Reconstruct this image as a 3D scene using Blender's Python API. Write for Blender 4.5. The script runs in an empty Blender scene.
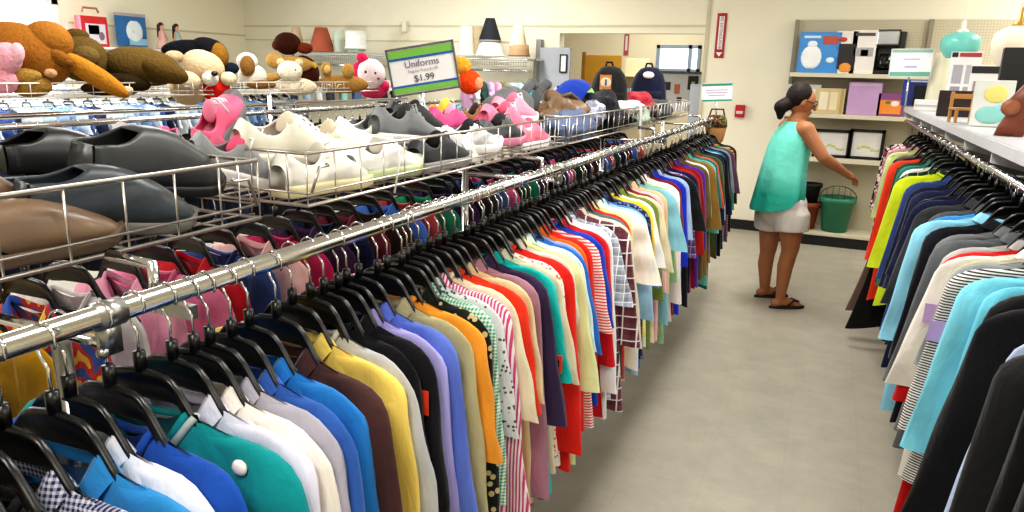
import bpy, bmesh, math, random
from mathutils import Vector, Matrix
R = random.Random(7)
PI = math.pi
SC = bpy.context.scene
COL = SC.collection
V = Vector

# ------------------------------------------------------------------ camera
FPX = 715.0
CAM = V((0, 0, 1.65))
AX = (V((0.91541788, -0.12285531, -0.38329712)), V((0.40170587, 0.21888617, 0.88922508)), V((0.02534759, 0.96798524, -0.24972402)))
def ray(px, py):
    c = V(((px - 512) / FPX, (256 - py) / FPX, 1.0))
    return V((AX[0].dot(c), AX[1].dot(c), AX[2].dot(c)))
def at(px, py, axis, val):
    """world point seen at a pixel of the reference on the plane axis = val"""
    r = ray(px, py)
    return CAM + r * ((val - CAM[axis]) / r[axis])
cd = bpy.data.cameras.new('camera'); cam = bpy.data.objects.new('camera', cd); COL.objects.link(cam)
cd.sensor_fit = 'HORIZONTAL'; cd.sensor_width = 36; cd.lens = 36 * FPX / 1024; cd.clip_start = 0.02; cd.clip_end = 200
right = V([AX[i][0] for i in range(3)]); up = V([AX[i][1] for i in range(3)]); fwd = V([AX[i][2] for i in range(3)])
mw = Matrix.Identity(4)
for i in range(3):
    mw[i][0] = right[i]; mw[i][1] = up[i]; mw[i][2] = -fwd[i]; mw[i][3] = CAM[i]
cam.matrix_world = mw
SC.camera = cam

# ------------------------------------------------------------------ materials
MATS = {}
def srgb(h):
    if isinstance(h, tuple): return h
    h = h.lstrip('#')
    out = []
    for i in (0, 2, 4):
        c = int(h[i:i + 2], 16) / 255
        out.append(c / 12.92 if c <= .04045 else ((c + .055) / 1.055) ** 2.4)
    return (*out, 1)
def nodes(name):
    m = bpy.data.materials.new(name); m.use_nodes = True
    nt = m.node_tree
    return m, nt, nt.nodes['Principled BSDF']
def mat(color, rough=.5, metal=0., spec=.5, var=.06, scale=8., bump=0., emit=0., coat=0.):
    key = ('m', color, rough, metal, spec, var, scale, bump, emit, coat)
    if key in MATS: return MATS[key]
    m, nt, b = nodes('mat')
    c = srgb(color)
    b.inputs['Roughness'].default_value = rough; b.inputs['Metallic'].default_value = metal
    b.inputs['Specular IOR Level'].default_value = spec; b.inputs['Coat Weight'].default_value = coat
    tc = nt.nodes.new('ShaderNodeTexCoord'); n = nt.nodes.new('ShaderNodeTexNoise'); n.inputs['Scale'].default_value = scale
    n.inputs['Detail'].default_value = 4
    nt.links.new(tc.outputs['Object'], n.inputs['Vector'])
    mr = nt.nodes.new('ShaderNodeMapRange'); mr.inputs['To Min'].default_value = 1 - var * 2; mr.inputs['To Max'].default_value = 1 + var * 2
    nt.links.new(n.outputs['Fac'], mr.inputs['Value'])
    mx = nt.nodes.new('ShaderNodeMix'); mx.data_type = 'RGBA'; mx.blend_type = 'MULTIPLY'; mx.inputs['Factor'].default_value = 1
    mx.inputs['A'].default_value = c
    nt.links.new(mr.outputs['Result'], mx.inputs['B'])
    nt.links.new(mx.outputs['Result'], b.inputs['Base Color'])
    if emit:
        b.inputs['Emission Color'].default_value = c; b.inputs['Emission Strength'].default_value = emit
    if bump:
        bp = nt.nodes.new('ShaderNodeBump'); bp.inputs['Strength'].default_value = bump; bp.inputs['Distance'].default_value = .01
        nt.links.new(n.outputs['Fac'], bp.inputs['Height']); nt.links.new(bp.outputs['Normal'], b.inputs['Normal'])
    MATS[key] = m
    return m
def mth(nt, op, a, b_=None):
    n = nt.nodes.new('ShaderNodeMath'); n.operation = op
    for i, x in enumerate((a, b_)):
        if x is None: continue
        if isinstance(x, (int, float)): n.inputs[i].default_value = x
        else: nt.links.new(x, n.inputs[i])
    return n.outputs[0]
def mixc(nt, fac, a, b_):
    n = nt.nodes.new('ShaderNodeMix'); n.data_type = 'RGBA'
    if isinstance(fac, (int, float)): n.inputs['Factor'].default_value = fac
    else: nt.links.new(fac, n.inputs['Factor'])
    for k, x in (('A', a), ('B', b_)):
        if isinstance(x, tuple): n.inputs[k].default_value = x
        else: nt.links.new(x, n.inputs[k])
    return n.outputs['Result']
def fabric(c1, pattern=None, c2='#ffffff', c3='#222222', scale=1., rough=.85, wr=.42):
    key = ('f', c1, pattern, c2, c3, scale, rough, wr)
    if key in MATS: return MATS[key]
    m, nt, b = nodes('fabric')
    b.inputs['Roughness'].default_value = rough; b.inputs['Specular IOR Level'].default_value = .2
    b.inputs['Sheen Weight'].default_value = .12
    tc = nt.nodes.new('ShaderNodeTexCoord')
    sp = nt.nodes.new('ShaderNodeSeparateXYZ'); nt.links.new(tc.outputs['Object'], sp.inputs[0])
    A, B_, C3 = srgb(c1), srgb(c2), srgb(c3)
    x, z = sp.outputs['X'], sp.outputs['Z']
    def stripes(s, f, duty): return mth(nt, 'LESS_THAN', mth(nt, 'FRACT', mth(nt, 'MULTIPLY', s, f)), duty)
    base = A
    if pattern == 'vstripe': base = mixc(nt, stripes(x, 60 / scale, .5), A, B_)
    elif pattern == 'hstripe': base = mixc(nt, stripes(z, 60 / scale, .5), A, B_)
    elif pattern == 'bands': base = mixc(nt, stripes(z, 7 / scale, .3), mixc(nt, stripes(z, 7 / scale, .6), A, B_), C3)
    elif pattern == 'gingham':
        f = mth(nt, 'MULTIPLY', mth(nt, 'ADD', stripes(x, 70 / scale, .5), stripes(z, 70 / scale, .5)), .5)
        base = mixc(nt, f, A, B_)
    elif pattern == 'plaid':
        f = mth(nt, 'MULTIPLY', mth(nt, 'ADD', stripes(x, 16 / scale, .55), stripes(z, 16 / scale, .55)), .4)
        base = mixc(nt, f, A, C3)
        g = mth(nt, 'MAXIMUM', stripes(x, 16 / scale, .1), stripes(z, 16 / scale, .1))
        base = mixc(nt, g, base, B_)
    elif pattern == 'dots':
        v = nt.nodes.new('ShaderNodeTexVoronoi'); v.inputs['Scale'].default_value = 38 / scale
        nt.links.new(tc.outputs['Object'], v.inputs['Vector'])
        base = mixc(nt, mth(nt, 'LESS_THAN', v.outputs['Distance'], .3), A, B_)
    elif pattern in ('floral', 'camo'):
        n1 = nt.nodes.new('ShaderNodeTexNoise'); n1.inputs['Scale'].default_value = (22 if pattern == 'floral' else 14) / scale
        n1.inputs['Detail'].default_value = 1.
        nt.links.new(tc.outputs['Object'], n1.inputs['Vector'])
        base = mixc(nt, mth(nt, 'GREATER_THAN', n1.outputs['Fac'], .55), A, B_)
        base = mixc(nt, mth(nt, 'LESS_THAN', n1.outputs['Fac'], .42), base, C3)
    n = nt.nodes.new('ShaderNodeTexNoise'); n.inputs['Scale'].default_value = 11; n.inputs['Detail'].default_value = 5; n.inputs['Distortion'].default_value = .6
    mp = nt.nodes.new('ShaderNodeMapping'); mp.inputs['Scale'].default_value = (1.4, 1.4, .55)
    nt.links.new(tc.outputs['Object'], mp.inputs['Vector']); nt.links.new(mp.outputs['Vector'], n.inputs['Vector'])
    mr = nt.nodes.new('ShaderNodeMapRange'); mr.inputs['To Min'].default_value = .8; mr.inputs['To Max'].default_value = 1.15
    nt.links.new(n.outputs['Fac'], mr.inputs['Value'])
    mx = nt.nodes.new('ShaderNodeMix'); mx.data_type = 'RGBA'; mx.blend_type = 'MULTIPLY'; mx.inputs['Factor'].default_value = 1
    if isinstance(base, tuple): mx.inputs['A'].default_value = base
    else: nt.links.new(base, mx.inputs['A'])
    nt.links.new(mr.outputs['Result'], mx.inputs['B'])
    nt.links.new(mx.outputs['Result'], b.inputs['Base Color'])
    bp = nt.nodes.new('ShaderNodeBump'); bp.inputs['Strength'].default_value = wr; bp.inputs['Distance'].default_value = .03
    nt.links.new(n.outputs['Fac'], bp.inputs['Height']); nt.links.new(bp.outputs['Normal'], b.inputs['Normal'])
    MATS[key] = m
    return m
def fur(c): return mat(c, .95, 0, .1, .16, 60, .9)
CHROME = mat('#d8d8da', .16, 1., .5, .02)
STEEL = mat('#a9a8a6', .32, 1., .5, .05)
WIRE = mat('#c9c3bb', .28, .9, .5, .05)
BLACKP = mat('#0d0d0e', .3, 0, .5, .05)
BLACKM = mat('#161617', .6, 0, .4, .05)
WHITE = mat('#efefec', .5, 0, .4, .02)

# ------------------------------------------------------------------ mesh building
class MB:
    def __init__(s): s.v = []; s.f = []
    def add(s, vs, fs):
        b = len(s.v); s.v += [tuple(x) for x in vs]; s.f += [tuple(b + i for i in f) for f in fs]
        return s
    def box(s, c, d, rot=None):
        c = V(c); vs = []
        for x in (-.5, .5):
            for y in (-.5, .5):
                for z in (-.5, .5):
                    p = V((x * d[0], y * d[1], z * d[2]))
                    vs.append(c + (rot @ p if rot else p))
        return s.add(vs, [(0, 1, 3, 2), (4, 6, 7, 5), (0, 4, 5, 1), (2, 3, 7, 6), (0, 2, 6, 4), (1, 5, 7, 3)])
    def rings(s, rs, cap0=True, cap1=True, closed=True):
        n = len(rs[0]); vs = [p for r in rs for p in r]; fs = []
        for i in range(len(rs) - 1):
            for j in range(n if closed else n - 1):
                k = (j + 1) % n
                fs.append((i * n + j, i * n + k, (i + 1) * n + k, (i + 1) * n + j))
        if cap0: fs.append(tuple(range(n - 1, -1, -1)))
        if cap1: fs.append(tuple((len(rs) - 1) * n + j for j in range(n)))
        return s.add(vs, fs)
    def tube(s, pts, r, n=8, cap=True):
        pts = [V(p) for p in pts]; rs = []
        prev = None
        for i, p in enumerate(pts):
            d = (pts[min(i + 1, len(pts) - 1)] - pts[max(i - 1, 0)]).normalized()
            if prev is None:
                a = d.orthogonal().normalized()
            else:
                a = (prev - d * prev.dot(d))
                a = a.normalized() if a.length > 1e-6 else d.orthogonal().normalized()
            prev = a; b = d.cross(a)
            rr = r[i] if isinstance(r, (list, tuple)) else r
            rs.append([p + (a * math.cos(2 * PI * k / n) + b * math.sin(2 * PI * k / n)) * rr for k in range(n)])
        return s.rings(rs, cap, cap)
    def lathe(s, prof, c=(0, 0, 0), n=24, cap=True, M=None):
        rs = []
        for r, z in prof:
            ring = []
            for k in range(n):
                p = V((r * math.cos(2 * PI * k / n), r * math.sin(2 * PI * k / n), z))
                ring.append((M @ p if M else p) + V(c))
            rs.append(ring)
        return s.rings(rs, cap, cap)
    def ell(s, c, rad, rot=None, n=16, m=10):
        c = V(c); rs = []
        for i in range(1, m):
            a = PI * i / m
            ring = []
            for k in range(n):
                p = V((rad[0] * math.sin(a) * math.cos(2 * PI * k / n), rad[1] * math.sin(a) * math.sin(2 * PI * k / n), -rad[2] * math.cos(a)))
                ring.append(c + (rot @ p if rot else p))
            rs.append(ring)
        return s.rings(rs)
    def capsule(s, p0, r0, p1, r1, n=14):
        p0, p1 = V(p0), V(p1); d = (p1 - p0); L = d.length; d = d / L if L else V((0, 0, 1))
        a = d.orthogonal().normalized(); b = d.cross(a); rs = []
        for c, r, angs in ((p0, r0, (-80, -55, -28, 0)), (p1, r1, (0, 28, 55, 80))):
            for t in angs:
                t = math.radians(t)
                rs.append([c + d * (r * math.sin(t)) + (a * math.cos(2 * PI * k / n) + b * math.sin(2 * PI * k / n)) * (r * math.cos(t)) for k in range(n)])
        return s.rings(rs)
    def mesh(s, name, smooth=True):
        me = bpy.data.meshes.new(name); me.from_pydata(s.v, [], s.f); me.update()
        if smooth: me.polygons.foreach_set('use_smooth', [True] * len(me.polygons))
        return me
def link(name, me, m=None, parent=None, loc=(0, 0, 0), rot=(0, 0, 0), sc=None):
    o = bpy.data.objects.new(name, me); COL.objects.link(o)
    o.location = loc; o.rotation_euler = rot
    if sc: o.scale = sc if isinstance(sc, tuple) else (sc,) * 3
    if parent: o.parent = parent
    if m is not None and me is not None:
        if len(me.materials) == 0: me.materials.append(None)
        o.material_slots[0].link = 'OBJECT'; o.material_slots[0].material = m
    return o
def bevel(o, w=.004, seg=2):
    b = o.modifiers.new('bevel', 'BEVEL'); b.width = w; b.segments = seg; b.limit_method = 'ANGLE'
    return o
def tag(o, label, cat, group=None):
    o['label'] = label; o['category'] = cat
    if group: o['group'] = group
    return o
def thing(name, label, cat, loc=(0, 0, 0), rz=0., group=None):
    o = bpy.data.objects.new(name, None); COL.objects.link(o); o.location = loc; o.rotation_euler = (0, 0, rz)
    o.empty_display_size = .05
    return tag(o, label, cat, group)
def struct(name, mb, m, parent=None):
    o = link(name, mb.mesh(name, False), m, parent)
    if not parent: o['kind'] = 'structure'
    return o
def boxo(name, c, d, m, parent=None, bw=.003, rot=(0, 0, 0)):
    o = link(name, MB().box((0, 0, 0), d).mesh(name, False), m, parent, c, rot)
    if bw: bevel(o, bw)
    return o
def text(name, s, size, m, parent, loc, rot, ext=.0005, align='CENTER'):
    c = bpy.data.curves.new(name, 'FONT'); c.body = s; c.size = size; c.align_x = align; c.align_y = 'CENTER'; c.extrude = ext
    tmp = bpy.data.objects.new('tmp', c)
    me = bpy.data.meshes.new_from_object(tmp); bpy.data.objects.remove(tmp); bpy.data.curves.remove(c)
    me.materials.clear()
    return link(name, me, m, parent, loc, rot)
def tree_copy(o, parent=None):
    c = o.copy(); COL.objects.link(c)
    if parent: c.parent = parent
    for ch in list(o.children): tree_copy(ch, c)
    return c
#@@ROOM
# ------------------------------------------------------------------ room shell
XL, XR, YN, YB, ZC = -7.8, 3.4, -3.2, 8.25, 2.95
def floor_mat():
    m, nt, b = nodes('floor')
    tc = nt.nodes.new('ShaderNodeTexCoord')
    br = nt.nodes.new('ShaderNodeTexBrick'); br.offset = 0; br.inputs['Scale'].default_value = 1
    br.inputs['Brick Width'].default_value = .305; br.inputs['Row Height'].default_value = .305; br.inputs['Mortar Size'].default_value = .0012
    br.inputs['Color1'].default_value = srgb('#b6b0a2'); br.inputs['Color2'].default_value = srgb('#b3ad9f'); br.inputs['Mortar'].default_value = srgb('#aaa497')
    nt.links.new(tc.outputs['Object'], br.inputs['Vector'])
    n = nt.nodes.new('ShaderNodeTexNoise'); n.inputs['Scale'].default_value = 5; n.inputs['Detail'].default_value = 8; n.inputs['Roughness'].default_value = .7
    nt.links.new(tc.outputs['Object'], n.inputs['Vector'])
    n2 = nt.nodes.new('ShaderNodeTexNoise'); n2.inputs['Scale'].default_value = 70; n2.inputs['Detail'].default_value = 2
    nt.links.new(tc.outputs['Object'], n2.inputs['Vector'])
    mr = nt.nodes.new('ShaderNodeMapRange'); mr.inputs['From Min'].default_value = .3; mr.inputs['From Max'].default_value = .7
    mr.inputs['To Min'].default_value = .86; mr.inputs['To Max'].default_value = 1.08
    nt.links.new(n.outputs['Fac'], mr.inputs['Value'])
    sp = mth(nt, 'SUBTRACT', 1.0, mth(nt, 'MULTIPLY', mth(nt, 'GREATER_THAN', n2.outputs['Fac'], .72), .25))
    mx = nt.nodes.new('ShaderNodeMix'); mx.data_type = 'RGBA'; mx.blend_type = 'MULTIPLY'; mx.inputs['Factor'].default_value = 1
    nt.links.new(br.outputs['Color'], mx.inputs['A']); nt.links.new(mth(nt, 'MULTIPLY', mr.outputs['Result'], sp), mx.inputs['B'])
    nt.links.new(mx.outputs['Result'], b.inputs['Base Color'])
    b.inputs['Roughness'].default_value = .38; b.inputs['Specular IOR Level'].default_value = .35
    return m
WALL = mat('#f4eed8', .8, 0, .2, .012, 2)
WALLB = mat('#ece6d2', .8, 0, .2, .012, 2)
struct('floor', MB().box((-2.2, 4.2, -.05), (11.6, 15.2, .1)), floor_mat())
struct('ceiling', MB().box((-2.2, 4.2, ZC + .05), (11.6, 15.2, .1)), mat('#f1efe8', .9, 0, .1, .01))
# side wall with the window
WY0, WY1, WZ0, WZ1 = 3.3, 5.45, 1.2, 2.26
w = MB()
w.box((XL - .08, (YN + WY0) / 2, ZC / 2), (.16, WY0 - YN, ZC)).box((XL - .08, (WY1 + YB) / 2, ZC / 2), (.16, YB - WY1, ZC))
w.box((XL - .08, (WY0 + WY1) / 2, WZ0 / 2), (.16, WY1 - WY0, WZ0)).box((XL - .08, (WY0 + WY1) / 2, (WZ1 + ZC) / 2), (.16, WY1 - WY0, ZC - WZ1))
struct('wall_left', w, WALL)
wf = MB()
for y in (WY0, (WY0 + WY1) / 2, WY1): wf.box((XL - .02, y, (WZ0 + WZ1) / 2), (.09, .07, WZ1 - WZ0 + .07))
for z in (WZ0, WZ1): wf.box((XL - .02, (WY0 + WY1) / 2, z), (.09, WY1 - WY0 + .07, .07))
wo = struct('window_1', wf, mat('#e6eaee', .4))
gm, gnt, gb = nodes('glass'); gb.inputs['Transmission Weight'].default_value = 1; gb.inputs['Roughness'].default_value = 0; gb.inputs['IOR'].default_value = 1.02
struct('window_pane', MB().box((XL - .06, (WY0 + WY1) / 2, (WZ0 + WZ1) / 2), (.006, WY1 - WY0, WZ1 - WZ0)), gm, wo)
# back wall with a wide opening into the next room
OX0, OX1, OZ = -3.02, -1.33, 2.1
w = MB()
w.box(((XL + OX0) / 2, YB + .08, ZC / 2), (OX0 - XL, .16, ZC)).box(((OX1 + XR) / 2, YB + .08, ZC / 2), (XR - OX1, .16, ZC))
w.box(((OX0 + OX1) / 2, YB + .08, (OZ + ZC) / 2), (OX1 - OX0, .16, ZC - OZ))
struct('wall_back', w, WALLB)
struct('wall_right', MB().box((XR + .08, 2.5, ZC / 2), (.16, 11.6, ZC)), WALL)
struct('wall_near', MB().box((-2.2, YN - .08, ZC / 2), (11.6, .16, ZC)), WALL)
YF = 11.3
FW = at(657, 70, 1, YF); FW2 = at(700, 47, 1, YF)
w = MB()
w.box(((-6 + FW.x) / 2, YF + .08, ZC / 2), (FW.x + 6, .16, ZC)).box(((FW2.x + .8) / 2, YF + .08, ZC / 2), (.8 - FW2.x, .16, ZC))
w.box(((FW.x + FW2.x) / 2, YF + .08, FW.z / 2), (FW2.x - FW.x, .16, FW.z)).box(((FW.x + FW2.x) / 2, YF + .08, (FW2.z + ZC) / 2), (FW2.x - FW.x, .16, ZC - FW2.z))
struct('wall_far', w, mat('#efe6c9', .8, 0, .2, .012, 2))
wf = MB()
for x in (FW.x, FW.x + (FW2.x - FW.x) * .78, FW2.x): wf.box((x, YF + .02, (FW.z + FW2.z) / 2), (.05, .08, FW2.z - FW.z + .05))
for z in (FW.z, FW2.z): wf.box(((FW.x + FW2.x) / 2, YF + .02, z), (FW2.x - FW.x + .05, .08, .05))
wo = struct('window_2', wf, mat('#8fa0b4', .4))
struct('window_pane', MB().box(((FW.x + FW2.x) / 2, YF + .05, (FW.z + FW2.z) / 2), (FW2.x - FW.x, .006, FW2.z - FW.z)), gm, wo)
struct('wall_east', MB().box((.8, 9.85, ZC / 2), (.1, 2.9, ZC)), WALL)
struct('wall_west', MB().box((-6.05, 9.85, ZC / 2), (.1, 2.9, ZC)), WALL)
# seams of the wall panels, opening casing and baseboards
TR = mat('#cfc7ad', .7)
struct('trim_1', MB().box(((XL + OX1) / 2, YB - .004, at(400, 26, 1, YB).z), (OX1 - XL, .012, .022)), TR)
struct('trim_2', MB().box(((XL + -3.6) / 2, YB - .004, at(300, 40, 1, YB).z), (-3.6 - XL, .012, .016)), TR)
struct('trim_3', MB().box((XL + .004, (5.6 + YB) / 2, 2.05), (.012, YB - 5.6, .02)), TR)
struct('trim_4', MB().box((OX1 + .0, YB - .006, 1.35), (.03, .02, 2.7)), mat('#c9c2a8', .7))
BB = mat('#15161a', .5)
struct('baseboard_back', MB().box(((OX1 + -.42) / 2, YB - .008, .055), (-.42 - OX1, .016, .11)).box(((XL + OX0) / 2, YB - .008, .055), (OX0 - XL, .016, .11)), BB)
struct('baseboard_left', MB().box((XL + .008, 2.5, .055), (.016, 11.4, .11)), BB)
# grey door leaf standing open against the back wall
a0, a1 = at(541, 47, 1, 8.16), at(571, 47, 1, 8.16)
dcx = (a0.x + a1.x) / 2; dw = a1.x - a0.x
do = struct('door_1', MB().box((dcx, 8.16, a0.z / 2), (dw, .045, a0.z - .01)), mat('#a8adb6', .45))
q0, q1 = at(560, 72, 1, 8.13), at(567, 55, 1, 8.13)
struct('door_window', MB().box(((q0.x + q1.x) / 2, 8.132, (q0.z + q1.z) / 2), (q1.x - q0.x, .012, q1.z - q0.z)), mat('#dfe6ea', .15), do)
fr = MB()
for x in (q0.x, q1.x): fr.box((x, 8.128, (q0.z + q1.z) / 2), (.014, .016, q1.z - q0.z + .014))
for z in (q0.z, q1.z): fr.box(((q0.x + q1.x) / 2, 8.128, z), (q1.x - q0.x, .016, .014))
struct('door_window_frame', fr, BLACKM, do)
struct('door_frame', MB().box((a0.x - .03, 8.2, 1.0), (.06, .1, 2.05)), mat('#8d8f90', .5), do)
# ceiling lights: real panels with lamps just below them
for i, (x, y) in enumerate(((-6, 0.2), (-6, 4.2), (-3.2, .2), (-3.2, 3.4), (-3.4, 6.6), (-.3, -.6), (-.3, 2.4), (-.3, 5.3), (2, .8), (2, 4.0), (2, 7.0), (-2.4, 9.8))):
    f = MB().box((x, y, ZC - .02), (.64, 1.24, .04))
    o = link('ceiling_light', f.mesh('ceiling_light', False), mat('#f4f4f2', .5)); tag(o, 'white rectangular ceiling light panel above the sales floor', 'ceiling light', 'ceiling light panels')
    L = bpy.data.lights.new('ceiling_lamp', 'AREA'); L.shape = 'RECTANGLE'; L.size = .6; L.size_y = 1.2; L.energy = 44 * (1.25 if x < -2.5 and y > 3 else 1); L.color = (1, .97, .92)
    lo = bpy.data.objects.new('ceiling_lamp', L); COL.objects.link(lo); lo.location = (x, y, ZC - .05)
wd = bpy.data.worlds.new('World'); SC.world = wd; wd.use_nodes = True
bg = wd.node_tree.nodes['Background']; bg.inputs['Color'].default_value = (.93, .97, 1, 1); bg.inputs['Strength'].default_value = 3.5
for (loc, rot, sx, sy, e) in (((XL + .1, (WY0 + WY1) / 2, (WZ0 + WZ1) / 2), (0, -PI / 2, 0), 1.0, 2.0, 90),):
    L = bpy.data.lights.new('window_daylight', 'AREA'); L.shape = 'RECTANGLE'; L.size = sx; L.size_y = sy; L.energy = e; L.color = (.9, .96, 1)
    lo = bpy.data.objects.new('window_daylight', L); COL.objects.link(lo); lo.location = loc; lo.rotation_euler = rot
SC.view_settings.view_transform = 'Standard'
SC.view_settings.look = 'Medium High Contrast'
SC.view_settings.exposure = -0.06
#@@GARMENT
# ------------------------------------------------------------------ garments
def zsh(a):
    a = abs(a)
    return -.143 - .30 * max(0, a - .04) - 6 * max(0, a - .178) ** 2
GM = {}
TS = [0, .012, .04, .09, .16, .25, .35, .46, .57, .68, .79, .9, 1]
def torso_mesh(L, seed, nw=.07, fd=.075, bd=.02, hw=.25, th=.015, sw=.212, k=1.):
    key = ('t', L, seed, nw, fd, bd, hw, th, sw)
    if key in GM: return GM[key]
    r = random.Random(seed); nu = 20; mb = MB(); rs = []
    ph = [r.uniform(0, 6.28) for _ in range(4)]
    us = [math.sin((i / nu - .5) * PI) for i in range(nu + 1)]
    for t in TS:
        w = sw * (1 - t) ** 2 + (sw + .006) * 2 * t * (1 - t) + hw * t * t
        ring = []
        for side in (1, -1):
            seq = us if side == 1 else us[::-1][1:-1]
            for q in seq:
                a = abs(q * sw)
                zt = zsh(a)
                if a < nw: zt = zsh(nw) + (1 - (a / nw) ** 2) * (-(fd if side == -1 else bd))
                zb = -L - .012 * math.cos(q * 5 + ph[3]) - .02 * abs(q) ** 3
                z = zt * (1 - t) + zb * t
                thick = .002 + th * (min(1, t / .09) ** .6) * (1 + .35 * t)
                y = side * thick * max(.0, 1 - abs(q) ** 5) ** .5
                fa = .0075 * min(1, t * 2.2)
                y += fa * (math.sin(q * 7 + ph[0] + t * 1.3) + .6 * math.sin(q * 13 + ph[1] + side)) * (.6 + .4 * abs(q))
                y += .012 * math.sin(t * 3 + ph[2]) * t
                ring.append((q * w + .006 * math.sin(t * 5 + ph[2]) * t, y, z))
        rs.append(ring)
    mb.rings(rs, False, False)
    GM[key] = mb.mesh('torso'); return GM[key]
def sleeve_mesh(side, Ls, seed, cw=.14, sw=.212, th=.015):
    key = ('s', side, Ls, seed, cw, sw, th)
    if key in GM: return GM[key]
    r = random.Random(seed * 3 + side); n = 16; m = 17; rs = []
    ph = r.uniform(0, 6.28); sway = r.uniform(-.02, .02); Ls *= r.uniform(.9, 1.15); out = r.uniform(.055, .1) * (1 if Ls < .5 else 1.15)
    zs = zsh(sw)
    for i in range(m):
        t = i / (m - 1)
        f_ = PI / 2 * min(1, t / .3); z0 = zsh(sw - .062) + .003
        o = V((sw - .062 + .068 * math.sin(f_) + out * t, z0 - .055 * (1 - math.cos(f_))))
        if t > .3: o.y = z0 - .055 + (-.2 - Ls - z0 + .055) * (t - .3) / .7
        inn = V((o.x - (.05 + (cw - .02) * min(1, t * 2.2) + .02 * (1 - t)), o.y - .05 * (1 - t) * min(1, t * 5) + .02 * t))
        c = (o + inn) / 2; h = (o - inn) / 2
        tk = (.008 + th * min(1, t * 3)) * (1 - .15 * t)
        ring = []
        for k in range(n):
            a = 2 * PI * k / n
            p = c + h * math.cos(a)
            rip = .005 * math.sin(a * 3 + ph + t * 9) + .004 * math.sin(t * 17 + ph)
            ring.append((side * p.x, math.sin(a) * tk + rip * min(1, t * 3) + sway * t, p.y))
        rs.append(ring)
    mb = MB().rings(rs, True, False)
    GM[key] = mb.mesh('sleeve'); return GM[key]
def collar_mesh(seed, nw=.07, fd=.075, bd=.02, h=.014):
    key = ('c', seed, nw, fd, h)
    if key in GM: return GM[key]
    n = 28; rs = [[], [], [], []]
    for k in range(n + 1):
        a = -PI / 2 + .15 + (2 * PI - .3) * k / n
        u = nw * math.cos(a) * 1.02; s = math.sin(a)
        zb = zsh(nw) - (fd if s < 0 else bd) * s * s
        y = .02 * s
        rs[0].append((u, y, zb - .004)); rs[1].append((u * .93, y * .95, zb + h))
        rs[2].append((u * 1.06, y * 1.3, zb + h * .9)); rs[3].append((u * 1.22 + .008 * math.copysign(1, u), y * 1.5 + .006 * s, zb - h * (.9 if s > -.7 else 2.2)))
    mb = MB().rings(rs, False, False, closed=False)
    GM[key] = mb.mesh('collar'); return GM[key]
def band_mesh(nw=.07, fd=.075, bd=.02):
    key = ('b', nw, fd, bd)
    if key in GM: return GM[key]
    pts = []
    for k in range(33):
        a = 2 * PI * k / 32; s = math.sin(a); u = nw * math.cos(a)
        pts.append((u, .021 * s, zsh(nw) - (fd if s < 0 else bd) * (1 - math.cos(a) ** 2)))
    GM[key] = MB().tube(pts, .006, 6, False).mesh('neckband'); return GM[key]
def trousers_mesh(L, seed):
    key = ('tr', L, seed)
    if key in GM: return GM[key]
    r = random.Random(seed); mb = MB(); ph = r.uniform(0, 6)
    rs = []
    for t in TS:
        ring = []; w = .19 - .03 * t
        for k in range(28):
            a = 2 * PI * k / 28; q = math.cos(a); s = math.sin(a)
            y = s * (.012 + .012 * min(1, t * 5)) + .01 * t * math.sin(q * 6 + ph)
            ring.append((math.copysign(abs(q) ** .7, q) * w, y, -.125 + (-L + .125) * t))
        rs.append(ring)
    mb.rings(rs, True, True)
    GM[key] = mb.mesh('trousers'); return GM[key]
HB = MB(); rs = []
def hang_top(a):
    k = min(1, max(0, (a - .045) / .065)); k = k * k * (3 - 2 * k)
    return (-.096 - .12 * a) * (1 - k) + (zsh(a) - .011) * k
for i in range(37):
    u = -.203 + .406 * i / 36; a = abs(u); zt = hang_top(a); zb = min(zt - .024, -.14) if a < .13 else zt - .026
    e = 1 - .5 * max(0, a - .18) / .023
    hh = (zt - zb) / 2; zc = (zt + zb) / 2
    rs.append([(u, .0062 * e * x_, zc + hh * e * z_) for x_, z_ in ((1, .7), (.6, 1), (-.6, 1), (-1, .7), (-.35, .45), (-.35, -.7), (-.8, -.85), (-.5, -1), (.5, -1), (.8, -.85), (.35, -.7), (.35, .45))])
HB.rings(rs)
HB.tube([(0, 0, -.07), (0, 0, -.1)], .0085, 8)
HB.box((0, 0, -.215), (.3, .006, .01)); HB.box((.15, 0, -.203), (.008, .006, .03)); HB.box((-.15, 0, -.203), (.008, .006, .03))
HANG_ARMS = HB.mesh('hanger')
def hook_mesh(d):
    pts = HK + [(-.0185, 0, -.012), (-.008, 0, -.03 - d * .3), (0, 0, -.04 - d * .8), (0, 0, -.09 - d)]
    return MB().tube(pts, .0022, 6).mesh('hook')
HK = [(.0192 * math.cos(math.radians(a)), 0, .0192 * math.sin(math.radians(a))) for a in range(-35, 186, 14)]
HOOKS = {}
GROUP_R = random.Random(3)
def hanger(x, y, z, rz, label, group, m=BLACKP, d=0.):
    o = link('hanger', HANG_ARMS, m, None, (x, y, z - d), (0, 0, rz)); tag(o, label, 'hanger', group)
    if d not in HOOKS: HOOKS[d] = hook_mesh(d)
    link('hook', HOOKS[d], CHROME, o, (0, 0, d))
    return o
CREAM_IN = mat('#2a2826', .9)
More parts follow.
